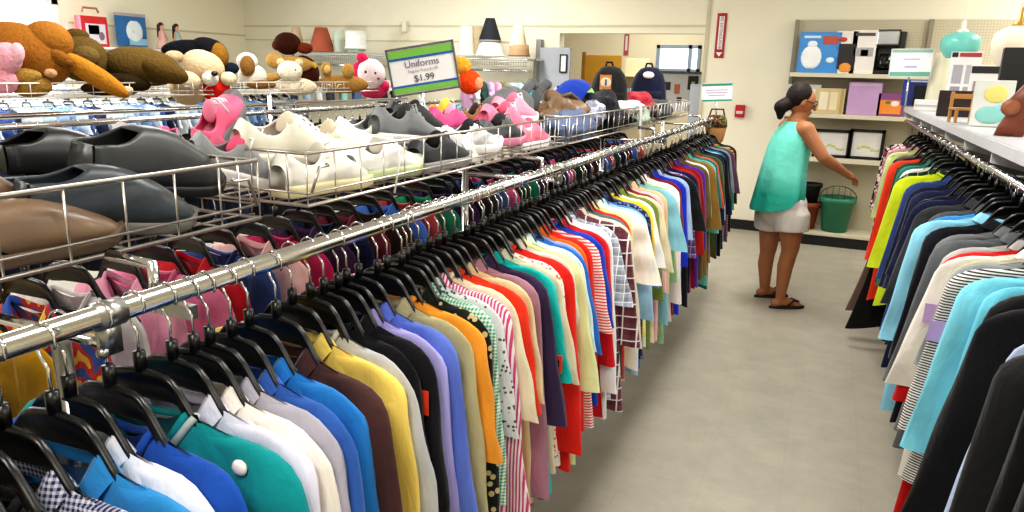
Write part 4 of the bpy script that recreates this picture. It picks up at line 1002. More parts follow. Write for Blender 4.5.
doll('doll with dark hair in a pale teal dress on the wall shelf', 178, 45, '#2a1818', '#a9c4c0', 0)
#@@BACK
# ------------------------------------------------------------------ lampshade racks at the back wall
def back_rack(name, label, px0, px1, pyz, n, where, cols):
    Yr = 7.75
    p, q = at(px0, pyz, 1, Yr), at(px1, pyz, 1, Yr); z = (p.z + q.z) / 2
    t = thing(name, label, 'rack', ((p.x + q.x) / 2, Yr, z)); w_ = q.x - p.x
    boxo('top_shelf', (0, .12, -.03), (w_, .5, .02), mat('#c9cac4', .5), t)
    g = MB()
    for k in range(int(w_ / .03) + 1):
        x = -w_ / 2 + k * .03; g.tube([(x, -.13, -.02), (x, -.13, -.11)], .004, 5)
    for zz in (-.02, -.065, -.11): g.tube([(-w_ / 2, -.13, zz), (w_ / 2, -.13, zz)], .005, 6)
    link('wire_front', g.mesh('wire_front'), mat('#a9aca6', .4, .5), t)
    link('rail', MB().tube([(-w_ / 2, 0, -.16), (w_ / 2, 0, -.16)], .014, 10).mesh('rail'), CHROME, t)
    for s in (-1, 1): link('post', MB().tube([(s * w_ / 2, .1, -z), (s * w_ / 2, .1, -.02)], .016, 10).mesh('post'), STEEL, t)
    for k in range(n):
        x = (p.x + q.x) / 2 - w_ / 2 + .07 + (w_ - .14) * k / max(1, n - 1); cn, c = cols[k % len(cols)]
        o = link('child_shirt', torso_mesh(.55, 2 + k % 3), fabric(c), None, (x, Yr, z - .16), (0, 0, PI / 2 + .95), (.62, 1, .8))
        tag(o, uniq('%s child-size top %s' % (cn, where), ['after the %s one' % cols[(k - 1) % len(cols)][0], 'farther along']), 'top', 'small clothes on the back wall racks')
        for s in (1, -1): link('sleeve', sleeve_mesh(s, .22, 3, .15), fabric(c), o)
    return t, z
t1, z1 = back_rack('shelf_rack', 'wire shelf rack under the terracotta lampshade', 288, 400, 52, 9, 'under the terracotta lampshade', [('navy', '#24325a'), ('pale blue', '#aecbe0'), ('white', '#ecebe8'), ('dark grey', '#3c3f46'), ('mint', '#9fd0bf'), ('slate blue', '#56709a'), ('cream', '#e3dac4'), ('black', '#1a1b20')])
t2, z2 = back_rack('shelf_rack', 'wire shelf rack under the black and white lampshades', 462, 532, 56, 9, 'under the black lampshade', [('mauve', '#b98fae'), ('white', '#e6e7e6'), ('dark green', '#27483f'), ('lilac', '#c9aed2'), ('rose pink', '#e3a3bf'), ('khaki', '#8d8a5a'), ('light grey', '#c4cbcc'), ('pale aqua', '#b9dade'), ('turquoise', '#2fa0b4')])
def shade(label, px, py, w0, w1, h, c, z, Yd=7.85, ribs=False, trim=None):
    p = at(px, py, 1, Yd); s = 1 / pxm(p)
    t = thing('lampshade', label, 'lampshade', (p.x, Yd, z + .001), 0, 'lampshades on the wire shelves')
    prof = [(w0 * s, 0), (w0 * s * .98 + w1 * s * .02, h * s * .04), ((w0 * .6 + w1 * .4) * s * .97, h * s * .45), (w1 * s, h * s), (w1 * s * .96, h * s), ((w0 * .6 + w1 * .4) * s * .93, h * s * .45), (w0 * s * .97, 0)]
    link('shade', MB().lathe(prof, n=28, cap=False).mesh('shade'), mat(c, .8, 0, .2, .05, 20, .1), t)
    link('rim', MB().lathe([(w0 * s * 1.02, 0), (w0 * s * 1.02, .012), (w0 * s * .98, .012)], n=28, cap=False).mesh('rim'), mat(trim or c, .7), t)
    return t
shade('terracotta red bell lampshade on the wire shelf', 322, 51, 13, 6, 23, '#b4624c', z1 + .0)
shade('cream lampshade behind the dark chocolate plush', 297, 51, 8, 4, 23, '#d9c2a4', z1, 7.9)
shade('pale mint cylinder lampshade next to the terracotta one', 339, 50, 6, 5, 22, '#d6e3d6', z1, 7.95)
shade('wide white drum lampshade on the wire shelf', 356, 48, 11, 10, 17, '#eef1ee', z1 + .04, 7.75)
p = at(356, 47, 1, 7.75)
boxo('green_box', (p.x, 7.75, z1 + .018), (.17, .14, .035), mat('#9fc0ae', .6)); tag(bpy.data.objects['green_box'], 'flat pale green box beneath the wide white drum lampshade', 'box')
shade('tall pale grey lampshade beside the price sign', 466, 55, 9, 6, 28, '#d5d0c4', z2, 7.85)
shade('tan lampshade standing behind the black one', 476, 55, 7, 6, 28, '#b9a98c', z2, 8.0)
shade('wide white cone lampshade under the black one', 490, 55, 14.5, 9, 16, '#e9e7e2', z2, 7.75)
shade('black pleated cone lampshade stacked on the white one', 490, 40, 11.5, 4.5, 22, '#24262a', z2 + .16, 7.75, trim='#8a8a88')
shade('beige lampshade on top of the brown striped one', 518, 45, 9, 5, 20, '#d9c6ad', z2 + .11, 7.78)
shade('brown striped low lampshade at the end of the shelf', 519, 55, 11, 9.5, 11, '#a8896a', z2, 7.78, trim='#6e4c34')
# ------------------------------------------------------------------ next room
p0, p1 = at(585, 55, 1, 10.2), at(622, 55, 1, 10.2)
ob = thing('partition_board', 'ochre wooden partition board seen through the wide opening', 'partition', ((p0.x + p1.x) / 2, 10.2, 0))
boxo('board', (0, 0, p0.z / 2), (p1.x - p0.x, .05, p0.z), mat('#b98a2e', .5, 0, .4, .08, 3), ob)
boxo('edge_post', (-(p1.x - p0.x) / 2, -.03, p0.z / 2 + .02), (.05, .06, p0.z + .04), mat('#8e6420', .5), ob)
p0, p1 = at(624, 58, 1, 10.6), at(646, 95, 1, 10.6)
sb = thing('paper_shelf', 'pale shelf with papers beside the ochre board', 'shelf', ((p0.x + p1.x) / 2, 10.6, 0))
w_ = p1.x - p0.x
boxo('back_panel', (0, .1, p0.z / 2), (w_, .02, p0.z), mat('#e4d9b4', .6), sb)
for z in (p1.z - .05, (p0.z + p1.z) / 2): boxo('shelf_board', (0, 0, z), (w_, .22, .02), mat('#d2c294', .6), sb)
for k, c in enumerate(('#9cc0d8', '#e8e8e4', '#c9d8c0')):
    o = boxo('paper_stack', (sb.location.x - .1 + .1 * k, 10.6, (p1.z - .05) + .075), (.08, .16, .13), mat(c, .6), None, .003)
    tag(o, ('pale blue', 'white', 'pale green')[k] + ' paper stack on the shelf beside the ochre board', 'papers', 'paper stacks in the next room')
p0, p1 = at(658, 72, 1, 9.4), at(702, 104, 1, 9.4)
wb = thing('notice_board', 'white notice board with dark frame and stickers under the far window', 'board', ((p0.x + p1.x) / 2, 9.4, (p0.z + p1.z) / 2 - .05))
w_, h_ = p1.x - p0.x, p0.z - p1.z + .1
boxo('panel', (0, 0, 0), (w_, .03, h_), mat('#c3c4c6', .4), wb)
f = MB().box((0, -.01, h_ / 2), (w_ + .04, .05, .03)).box((w_ / 2, -.01, 0), (.04, .05, h_)).box((-w_ / 2, -.01, 0), (.03, .05, h_))
link('frame', f.mesh('frame', False), mat('#50535a', .4), wb)
for k in (-1, 1): link('leg', MB().box((k * w_ / 2, 0, -h_ / 2 - (wb.location.z - h_ / 2) / 2), (.03, .03, wb.location.z - h_ / 2)).mesh('leg', False), STEEL, wb)
for (px, py, sw_, sh_, c) in ((693, 83, .13, .17, '#15171a'), (677, 89, .07, .12, '#b4674a'), (667, 86, .09, .1, '#23262c'), (679, 100, .06, .07, '#1d1f22')):
    q = at(px, py, 1, 9.38) - wb.location
    link('sticker', MB().box((q.x, -.018, q.z), (sw_, .003, sh_)).mesh('sticker', False), mat(c, .5), wb)
q = at(693, 83, 1, 9.37) - wb.location
link('sticker_mark', MB().box((q.x, -.022, q.z), (.04, .003, .03)).mesh('sticker_mark', False), mat('#a8b48a', .5), wb)
p0, p1 = at(627, 34, 1, YF - .02), at(627, 55, 1, YF - .02)
s2 = thing('arrow_sign', 'narrow red sign on the wall of the next room', 'sign', (p0.x, YF - .012, (p0.z + p1.z) / 2))
boxo('panel', (0, 0, 0), (.075, .01, p0.z - p1.z), mat('#b2535a', .5), s2, 0); boxo('white_strip', (0, -.006, .02), (.035, .004, (p0.z - p1.z) * .7), mat('#e9dcd8', .5), s2, 0)
p = at(706, 88, 1, 8.6)
cb = thing('metal_cabinet', 'grey metal cabinet beside the notice board', 'cabinet', (p.x - .02, 8.75, 0))
boxo('cabinet_body', (0, 0, .78), (.3, .4, 1.56), mat('#aeb4be', .45), cb, .006); boxo('door', (0, -.205, .78), (.27, .012, 1.5), mat('#b6bcc6', .45), cb, .003)
boxo('handle', (.09, -.22, .85), (.015, .02, .1), STEEL, cb, .002)
#@@SHELF
# ------------------------------------------------------------------ shelf unit against the back wall
SY, SF = 8.2, 7.87
sx0 = at(790, 71, 1, SF).x; sx1 = 1.9
ztop = at(800, 20, 1, SY).z
su = thing('shelf_unit', 'beige steel shelf unit with perforated back along the far wall', 'shelf unit', ((sx0 + sx1) / 2, SF, 0))
cx = su.location.x; sw_ = sx1 - sx0
def peg():
    m, nt, b = nodes('pegboard')
    tc = nt.nodes.new('ShaderNodeTexCoord'); sp = nt.nodes.new('ShaderNodeSeparateXYZ'); nt.links.new(tc.outputs['Object'], sp.inputs[0])
    def cell(s): return mth(nt, 'SUBTRACT', mth(nt, 'FRACT', mth(nt, 'MULTIPLY', s, 39)), .5)
    a, c = cell(sp.outputs['X']), cell(sp.outputs['Z'])
    d = mth(nt, 'ADD', mth(nt, 'MULTIPLY', a, a), mth(nt, 'MULTIPLY', c, c))
    nt.links.new(mixc(nt, mth(nt, 'LESS_THAN', d, .035), srgb('#c2baa3'), srgb('#9d957e')), b.inputs['Base Color'])
    b.inputs['Roughness'].default_value = .6
    return m
PEG = peg(); SHM = mat('#d3cbb4', .5)
o = link('back_panel', MB().box((0, SY - SF, ztop / 2), (sw_, .03, ztop)).mesh('back_panel', False), PEG, su)
ux = [sx0, at(932, 20, 1, SY).x, sx1]
for x in ux: link('upright', MB().box((x - cx, SY - SF - .03, ztop / 2), (.035, .05, ztop)).mesh('upright', False), mat('#8f8977', .5), su)
zs_ = [at(800, 72.5, 1, SF).z, at(850, 115, 1, SF).z, at(845, 159.5, 1, SF).z]
for z in zs_: boxo('shelf', (0, .16, z - .02), (sw_, .35, .04), SHM, su, .003)
boxo('base_deck', (0, .14, .12), (sw_, .40, .03), SHM, su, .003)
boxo('kick_plate', (0, -.04, .05), (sw_, .02, .1), BB, su, 0)
def box_item(name, label, px0, py0, px1, py1, Yd, dep, c, parts=(), zb=None, group=None, cat='box'):
    p, q = at(px0, py0, 1, Yd), at(px1, py1, 1, Yd)
    z0 = zb if zb is not None else q.z
    w_, h_ = q.x - p.x, p.z - z0
    t = thing(name, label, cat, ((p.x + q.x) / 2, Yd + dep / 2, z0 + .001), 0, group)
    boxo('carton', (0, 0, h_ / 2), (w_, dep, h_), mat(c, .45), t, .003)
    for pn, cc, u, v, uw, vh, shape in parts:
        if shape == 'box': mb = MB().box((u * w_, -dep / 2 - .001, (v + .5) * h_), (uw * w_, .004, vh * h_))
        else: mb = MB().ell((u * w_, -dep / 2, (v + .5) * h_), (uw * w_ / 2, .005, vh * h_ / 2), None, 18, 8)
        link(pn, mb.mesh(pn, shape != 'box'), mat(cc, .45), t)
    return t
IG = 'boxed goods on the far shelf unit'
A1 = zs_[0]; A2 = zs_[1]; A3 = zs_[2]
box_item('appliance_box', 'bright blue carton picturing a white blender, top shelf', 801, 32, 838, 69, 7.93, .2, '#3f8fd6', (('picture', '#eef0f2', -.18, -.12, .5, .6, 'ell'), ('picture_lid', '#e9edf2', -.18, .2, .24, .18, 'ell'), ('print_patch', '#b8503c', .24, .3, .36, .2, 'box'), ('round_mark', '#dfe9f2', .28, -.18, .2, .14, 'ell'), ('print_line', '#cfe2f4', -.2, .38, .4, .06, 'box')), A1, IG)
box_item('narrow_box', 'narrow white and black carton with an orange picture, next to the blue one', 838, 31, 854, 70, 7.93, .18, '#e4dfda', (('print_band', '#1d1a1c', .05, -.1, .8, .6, 'box'), ('picture', '#e0953a', .05, -.35, .7, .26, 'ell'), ('red_mark', '#c0392b', -.2, .3, .4, .12, 'ell')), A1, IG)
box_item('white_box', 'white carton with small dark print, beside the coffee maker', 854, 30, 873, 70, 7.93, .18, '#e8e3de', (('print_line', '#4a4446', 0, .4, .8, .07, 'box'), ('print_patch', '#a9a6a8', 0, 0, .8, .2, 'box'), ('print_mark', '#7b2a3c', .05, -.02, .3, .14, 'box')), A1, IG)
# coffee maker
p = at(885, 70, 1, 7.95)
cm = thing('coffee_maker', 'black and silver coffee maker standing on the top shelf', 'coffee maker', (p.x, 8.03, A1 + .001), -.15); cm.scale = (1.0,) * 3
ch = at(885, 30, 1, 7.95).z - A1
boxo('base', (0, 0, .02), (.19, .22, .04), BLACKP, cm, .008)
boxo('tower', (0, .07, ch / 2), (.19, .08, ch - .02), BLACKP, cm, .01)
boxo('brew_head', (0, -.02, ch * .82), (.19, .2, ch * .34), mat('#a9abae', .25, .9), cm, .015)
boxo('lid', (0, 0, ch - .01), (.2, .22, .025), BLACKP, cm, .008)
ca = link('carafe', MB().lathe([(.05, .042), (.075, .06), (.08, .11), (.06, .17), (.05, .19)], (0, -.03, 0), 24).mesh('carafe'), mat('#0c0c0e', .08), cm)
link('carafe_handle', MB().tube([(0, -.1, .17), (0, -.15, .16), (0, -.15, .09), (0, -.11, .075)], .009, 8).mesh('carafe_handle'), BLACKP, ca)
boxo('water_tank', (.12, .05, ch * .55), (.05, .12, ch * .85), mat('#26282a', .2), cm, .008)
box_item('pale_box', 'pale grey carton behind the head of the woman', 788, 84, 818, 113, 7.98, .2, '#c9ccc8', (('print_patch', '#e3e4df', .1, .2, .5, .3, 'box'),), A2, IG)
box_item('cookbook_box', 'beige carton with cream panels, second shelf', 817, 88, 843, 112, 7.93, .16, '#cdb98c', (('panel_print', '#e9dfc4', -.22, 0, .3, .7, 'box'), ('panel_print', '#e2d4b0', .12, 0, .26, .7, 'box'), ('edge_print', '#b39a66', .4, 0, .1, 1, 'box')), A2, IG)
box_item('lilac_box', 'tall lilac carton on the second shelf', 850, 82, 879, 113, 7.93, .2, '#bf9cc6', (('print_line', '#d3b6d8', 0, .42, .9, .05, 'box'),), A2, IG)
box_item('picture_box', 'purple carton with orange and white picture, end of the second shelf', 879, 93, 903, 112, 7.93, .14, '#8a4f86', (('picture', '#e88f3a', 0, -.1, .8, .6, 'box'), ('picture_detail', '#e9dcd8', .15, .05, .4, .3, 'ell'), ('picture_detail', '#6a7a3c', -.1, .1, .3, .2, 'ell')), A2, IG)
for k, (a, b) in enumerate(((815, 849), (851, 883))):
    p, q = at(a, 129, 1, 7.93), at(b, 155, 1, 7.93)
    t = thing('framed_print', ('black framed pale floral print under the second shelf, beside the woman', 'black framed pale floral print on the third shelf, behind the hung dresses')[k], 'picture', ((p.x + q.x) / 2, 7.99, A3 + .001), 0, 'framed prints on the third shelf')
    w_, h_ = q.x - p.x, p.z - A3
    f = MB()
    for s in (-1, 1): f.box((s * (w_ / 2 - .015), 0, h_ / 2), (.03, .03, h_)); f.box((0, 0, h_ / 2 + s * (h_ / 2 - .014)), (w_, .03, .028))
    link('frame', f.mesh('frame', False), BLACKM, t)
    link('print', MB().box((0, .005, h_ / 2), (w_ - .04, .006, h_ - .04)).mesh('print', False), mat('#dcdad8', .4), t)
    fm = MB()
    for j in range(5):
        aa = j * 1.3; fm.ell((-.06 + .04 * j, 0, h_ * .38 + .02 * math.sin(aa)), (.022, .003, .016), None, 10, 6)
    link('flower_motif', fm.mesh('flower_motif'), mat('#c9cf8a', .5), t)
# planters on the base deck
p = at(833, 236, 1, 7.86)
gp = thing('green_planter', 'green plastic planter tub on the bottom deck of the shelf unit', 'planter', (p.x, 8.0, .137))
s = .9 / pxm(at(833, 215, 1, 8.0))
link('tub', MB().lathe([(13 * s, 0), (17 * s, 32 * s), (19 * s, 33 * s), (19 * s, 38 * s), (17.4 * s, 38 * s), (16.5 * s, 33 * s), (12.5 * s, .01)], n=32).mesh('tub'), mat('#2f7f62', .4), gp)
hd = MB().tube([(19 * s * math.cos(a), 0, 36 * s + 14 * s * math.sin(a)) for a in (PI * k / 16 for k in range(17))], .005, 8)
for k in range(5): hd.tube([(-12 * s + 6 * s * k, 0, 36 * s), (-12 * s + 6 * s * k, 0, 36 * s + 14 * s * math.sin(math.acos((-12 + 6 * k) / 19)))], .003, 6)
link('wire_handle', hd.mesh('wire_handle'), mat('#5a4a24', .5), gp)
p = at(807, 236, 1, 7.92)
tp2 = thing('terracotta_pot', 'terracotta flower pot beside the green planter tub', 'flower pot', (p.x - .02, 8.0, .137))
link('pot', MB().lathe([(8 * s, 0), (11 * s, 24 * s), (12.5 * s, 24 * s), (12.5 * s, 30 * s), (11 * s, 30 * s), (10 * s, 22 * s), (7 * s, .01)], n=28).mesh('pot'), mat('#8a4a2a', .8, 0, .2, .1), tp2)
tp3 = thing('black_pot', 'black plastic pot stacked inside the terracotta flower pot', 'flower pot', (p.x - .02, 8.0, .137 + 25 * s))
link('pot', MB().lathe([(7 * s, 0), (10 * s, 22 * s), (11.5 * s, 22 * s), (11.5 * s, 26 * s), (10 * s, 26 * s), (6 * s, .01)], n=28).mesh('pot'), BLACKM, tp3)
#@@COUNTER
# ------------------------------------------------------------------ grey topped shelf over the other rail
CZ = 1.45
cs = thing('display_shelf', 'long grey topped display shelf over the clothes rail', 'shelf', (.565, 3.9, 0))
GREYT = mat('#b9bac0', .4); GREYF = mat('#c6c6ca', .5)
y0, y1 = .4, 6.95
def rel(v): return V(v) - V((.505, 3.9, 0))
boxo('top_board', rel((.805, (y0 + y1) / 2, CZ - .012)), (.6, y1 - y0, .024), GREYT, cs, .003)
boxo('front_lip', rel((.508, (y0 + y1) / 2, CZ - .022)), (.012, y1 - y0, .044), GREYF, cs, .002)
boxo('back_panel', rel((1.02, (y0 + y1) / 2, CZ / 2)), (.03, y1 - y0, CZ), mat('#26272b', .6), cs, 0)
yy = y1 - .05
while yy > y0:
    d = MB().add([rel((.51, yy - .008, CZ - .03)), rel((1.0, yy - .008, CZ - .03)), rel((1.0, yy - .008, CZ - .2)), rel((.51, yy - .008, CZ - .085)),
                  rel((.51, yy + .008, CZ - .03)), rel((1.0, yy + .008, CZ - .03)), rel((1.0, yy + .008, CZ - .2)), rel((.51, yy + .008, CZ - .085))],
                 [(0, 1, 2, 3), (7, 6, 5, 4), (0, 4, 5, 1), (1, 5, 6, 2), (2, 6, 7, 3), (3, 7, 4, 0)])
    link('divider', d.mesh('divider', False), GREYF, cs)
    yy -= .62
link('rail', MB().tube([rel((QX - .06, y0, QZ)), rel((QX - .06, y1 - .1, QZ))], .016, 14).mesh('rail'), CHROME, cs)
yy = y1 - .2
while yy > y0:
    link('rail_arm', MB().tube([rel((QX - .06, yy, QZ)), rel((1.0, yy, QZ))], .009, 8).mesh('rail_arm'), STEEL, cs); yy -= 1.24
link('base', MB().box(rel((1.2, (y0 + y1) / 2, .06)), (.4, y1 - y0, .12)).mesh('base', False), mat('#7b7b7e', .5), cs)
def ctr(px, x): # base point of an item standing on the shelf top at depth x, by picture column
    lo, hi = .5, 7.2
    for _ in range(40):
        m_ = (lo + hi) / 2
        v = V((x, m_, CZ)) - CAM; u = 512 + FPX * v.dot(right) / v.dot(fwd)
        if u > px: lo = m_
        else: hi = m_
    return V((x, (lo + hi) / 2, CZ + .001))
def hgt(p, py): # height above the shelf so that the top of a thing at p stands at picture row py
    lo, hi = 0, 1.2
    for _ in range(40):
        m_ = (lo + hi) / 2; v = p + V((0, 0, m_)) - CAM; r_ = 256 - FPX * v.dot(up) / v.dot(fwd)
        if r_ > py: lo = m_
        else: hi = m_
    return lo
def facing(p): return math.atan2(CAM.x - p.x, -(CAM.y - p.y)) * .6
def cbox(name, label, px, x, wpx, pytop, dep, c, parts=(), cat='box', turn=0.):
    p = ctr(px, x); h_ = hgt(p, pytop); w_ = wpx / pxm(p)
    t = thing(name, label, cat, p, facing(p) + turn)
    boxo('carton', (0, 0, h_ / 2), (w_, dep, h_), mat(c, .45), t, .003)
    for pn, cc, u, v, uw, vh, shape in parts:
        if shape == 'box': mb = MB().box((u * w_, -dep / 2 - .001, (v + .5) * h_), (uw * w_, .004, vh * h_))
        else: mb = MB().ell((u * w_, -dep / 2, (v + .5) * h_), (uw * w_ / 2, .006, vh * h_ / 2), None, 18, 8)
        link(pn, mb.mesh(pn, shape != 'box'), mat(cc, .45), t)
    return t, w_, h_
cbox('gadget_box', 'dark blue carton with black appliance picture at the far end of the grey shelf', 922, .72, 40, 80, .14, '#2c3a86', (('picture', '#141418', .08, -.1, .66, .75, 'box'), ('print_line', '#c9cbe0', .05, .44, .8, .06, 'box'), ('blue_edge', '#3448a8', -.42, -.05, .14, .9, 'box')))
cbox('booklet_stack', 'low stack of white booklets in front of the dark blue carton', 928, .645, 26, 100, .12, '#d5d3d2', (('cover_line', '#a9a7a6', 0, 0, 1, .12, 'box'),), 'booklets')
cbox('jigsaw_box', 'tall white carton with grey blocks and red top, on the grey shelf', 957, .88, 26, 52, .08, '#dcd8d8', (('print_block', '#9a9aa0', -.22, .12, .32, .32, 'box'), ('print_block', '#a6a6ac', .2, .12, .32, .32, 'box'), ('print_block', '#8f9096', -.22, -.25, .32, .32, 'box'), ('print_block', '#9b9ca2', .2, -.25, .32, .32, 'box'), ('red_top', '#9a3540', .12, .45, .7, .07, 'box'), ('black_mark', '#1a1a1c', -.38, .45, .2, .08, 'box')))
cbox('kitchen_box', 'white carton with black band beside the tall carton', 981, .93, 30, 65, .1, '#d8d4d2', (('black_band', '#1c1a1c', 0, .4, 1, .14, 'box'), ('picture', '#8d8a8c', 0, 0, .8, .34, 'box'), ('red_edge', '#b3303a', .46, .1, .08, .8, 'box')))
cbox('dark_box', 'dark maroon storage box behind the wooden doll chair', 962, .74, 46, 91, .06, '#2a1718', (('lid_line', '#3c2222', 0, .4, 1, .06, 'box'),))
cbox('speaker_box', 'black boxy speaker with carry loop at the aisle end of the grey shelf', 1012, .82, 38, 48, .12, '#1e1d20', (('grille', '#141416', 0, -.05, .84, .7, 'box'),), 'speaker')
# small wooden frame stool
p = ctr(962, .635); h_ = hgt(p, 92); t = thing('wooden_doll_chair', 'small light wooden doll chair on the grey shelf', 'doll chair', p, facing(p) + .3)
LW = mat('#b98a52', .5, 0, .4, .12, 6); k_ = .12
boxo('seat', (0, 0, h_ * .45), (k_, k_ * .8, .012), LW, t, .002)
boxo('backrest', (0, k_ * .36, h_ * .85), (k_, .012, h_ * .16), LW, t, .002)
for sx_ in (-1, 1):
    for sy_ in (-1, 1):
        hh = h_ if sy_ > 0 else h_ * .45
        boxo('leg', (sx_ * k_ * .42, sy_ * k_ * .36, hh / 2), (.014, .014, hh), LW, t, .002)
# print with yellow and teal, and brown wooden bracket
t, w_, h_ = cbox('picture_book', 'pale picture board with yellow and turquoise print leaning on the grey shelf', 988, .70, 34, 80, .02, '#cfd2cc', (('yellow_print', '#d9cf7a', .05, .2, .6, .4, 'ell'), ('turquoise_print', '#86c4bd', -.02, -.25, .75, .4, 'ell'), ('blue_print', '#8fc9d8', .2, -.1, .3, .2, 'ell')), 'picture board')
t.rotation_euler = (-.12, 0, t.rotation_euler.z)
p = ctr(1014, .68); h_ = hgt(p, 84); t = thing('wooden_carving', 'reddish brown carved wooden bracket at the end of the grey shelf', 'carving', p, facing(p))
rs = []
for q, wv in ((0, .05), (.2, .05), (.45, .04), (.7, .055), (1, .03)):
    rs.append([(.05 * q - .02 + wv * math.cos(a), .022 * math.sin(a), q * h_) for a in (2 * PI * k / 16 for k in range(16))])
link('carving_body', MB().rings(rs).mesh('carving_body'), mat('#6f351c', .45, 0, .5, .15, 10), t)
link('scroll', MB().lathe([(.012, -.02), (.03, -.02), (.034, 0), (.03, .02), (.012, .02)], (-.03, -.01, h_ * .55), 18, True, Matrix.Rotation(PI / 2, 3, 'X')).mesh('scroll'), mat('#8d5434', .45), t)
# far-end white sign with green band and cream jug
p = ctr(912, .62)
sg = sign_card('white price card with teal bands at the far end of the grey shelf', .62, 6.75, 0, .3, .215, .12, 0, -.02, ((.38, .5, '#8fb8a8'), (-.5, -.32, '#6fae9c')), mat('#d6dcda', .3))
q = at(911, 63, 1, 6.75); sg.location = (q.x, 6.75, q.z)
link('printed_lines', MB().box((0, -.004, .03), (.12, .001, .008)).box((0, -.004, -.03), (.09, .001, .012)).mesh('printed_lines', False), mat('#b9a3cf', .6), sg)
link('stem', MB().tube([(0, .004, -.1), (0, .004, CZ - q.z)], .007, 8).mesh('stem'), CHROME, sg)
p = ctr(935, .78)
jg = thing('cream_jug', 'cream jug with round handle behind the white price card', 'jug', p, .2)
jh = hgt(p, 53)
link('jug_body', MB().lathe([(.06, 0), (.085, .06), (.08, jh * .6), (.055, jh * .85), (.06, jh), (.053, jh), (.05, jh * .85), (.07, jh * .5), (.05, .01)], n=26).mesh('jug_body'), mat('#e3ddc4', .3), jg)
link('handle', MB().tube([(.06, 0, jh * .93), (.115, 0, jh * .9), (.13, 0, jh * .7), (.08, 0, jh * .5)], .011, 8).mesh('handle'), mat('#e3ddc4', .3), jg)
# hanging pendant lamps
def pendant(label, px, pytop, pybot, wpx, x, c, brass, cord_c):
    lo, hi = 1.5, 7.0
    for _ in range(40):
        m_ = (lo + hi) / 2; v = V((x, m_, 1.8)) - CAM; u = 512 + FPX * v.dot(right) / v.dot(fwd)
        if u > px: lo = m_
        else: hi = m_
    y = (lo + hi) / 2
    zt, zb = at(px, pytop, 1, y).z, at(px, pybot, 1, y).z; s = 1 / pxm(V((x, y, 1.8))); rw = wpx / 2 * s; H = zt - zb
    t = thing('pendant_lamp', label, 'lamp', (x, y, zb))
    link('lamp_shade', MB().lathe([(rw * .62, 0), (rw * .92, H * .3), (rw, H * .58), (rw * .9, H * .82), (rw * .55, H * .96), (rw * .3, H), (rw * .27, H * .98), (rw * .85, H * .8), (rw * .94, H * .58), (rw * .87, H * .3), (rw * .58, 0)], n=32, cap=False).mesh('lamp_shade'), mat(c, .3, 0, .5, .04), t)
    link('fitter', MB().lathe([(rw * .3, H * .96), (rw * .3, H * 1.06), (rw * .12, H * 1.14), (rw * .1, H * 1.4), (rw * .05, H * 1.45)], n=20).mesh('fitter'), mat(brass, .35, .3), t)
    ch_ = MB(); z = H * 1.45; k = 0
    while z + zb < ZC - .06:
        M = Matrix.Rotation(PI / 2 * (k % 2), 3, 'Z')
        ch_.tube([M @ V((.008 * math.cos(a), 0, .016 * math.sin(a))) + V((0, 0, z + .016)) for a in (2 * PI * j / 10 for j in range(11))], .0022, 5, False); z += .026; k += 1
    link('chain', ch_.mesh('chain'), mat(cord_c, .4, .2), t)
    link('ceiling_rose', MB().lathe([(.05, ZC - zb - .03), (.06, ZC - zb - .005), (.05, ZC - zb)], n=20).mesh('ceiling_rose'), mat(brass, .35, .3), t)
pendant('turquoise glass pendant lamp hanging on a white chain above the grey shelf', 957, 32, 58, 36, .85, '#6fbfb6', '#e9e6dc', '#e8e6de')
pendant('white glass pendant lamp with brass fitter hanging above the grey shelf', 1014, 26, 66, 44, .9, '#e6ddc8', '#b08c44', '#c9b98a')
#@@WOMAN
# ------------------------------------------------------------------ woman browsing the rail
F_ = V((.86, .5, 0)).normalized(); RT = V((F_.y, -F_.x, 0)); UPV = V((0, 0, 1))
SKIN = mat('#a9704c', .55, 0, .4, .04, 10)
def W(px, py, y): return at(px, py, 1, y)
wm = MB(); C_ = wm.capsule
pel = W(781, 206, 5.54); wst = W(783, 178, 5.54); chs = W(790, 146, 5.55); nkb = W(796, 122, 5.55)
shR, shL = W(806, 130, 5.43), W(787, 127, 5.67)
elR, wrR, haR = W(823, 157, 5.40), W(845, 173, 5.5), W(853, 178, 5.54)
C_(pel, .15, wst, .125); C_(wst, .125, chs, .125)
wm.ell(pel, (.17, .13, .12), Matrix.Rotation(math.atan2(RT.y, RT.x), 3, 'Z'))
C_(shR, .062, shL, .062); C_(chs, .12, nkb - UPV * .06, .09)
C_(nkb, .06, W(800, 113, 5.56), .052)
# arm reaching to the clothes
C_(shR, .06, shR * .5 + elR * .5, .05); C_(shR * .5 + elR * .5, .05, elR, .042); C_(elR, .042, elR * .6 + wrR * .4, .04); C_(elR * .6 + wrR * .4, .04, wrR, .026)
palm = wrR + (haR - wrR).normalized() * .06
C_(wrR, .026, palm, .026); wm.ell((wrR + palm) / 2 + (haR - wrR).normalized() * .02, (.042, .034, .02), Matrix.Rotation(.5, 3, 'Y'))
hd_ = (haR - wrR).normalized(); sidev = hd_.cross(UPV).normalized(); hup = sidev.cross(hd_).normalized()
for k, (o_, ln) in enumerate(((-.027, .058), (-.009, .068), (.009, .064), (.026, .05))):
    b0 = palm + sidev * o_ + hd_ * .015; b1 = b0 + hd_ * ln * .55 - hup * .008; b2 = b1 + hd_ * ln * .35 - hup * .026
    C_(b0, .0095, b1, .0085, 10); C_(b1, .0085, b2, .007, 10)
t0 = wrR + hd_ * .03 - sidev * .026; C_(t0, .011, t0 - sidev * .024 + hd_ * .03, .0095, 10); C_(t0 - sidev * .024 + hd_ * .03, .0095, t0 - sidev * .022 + hd_ * .058 - hup * .01, .008, 10)
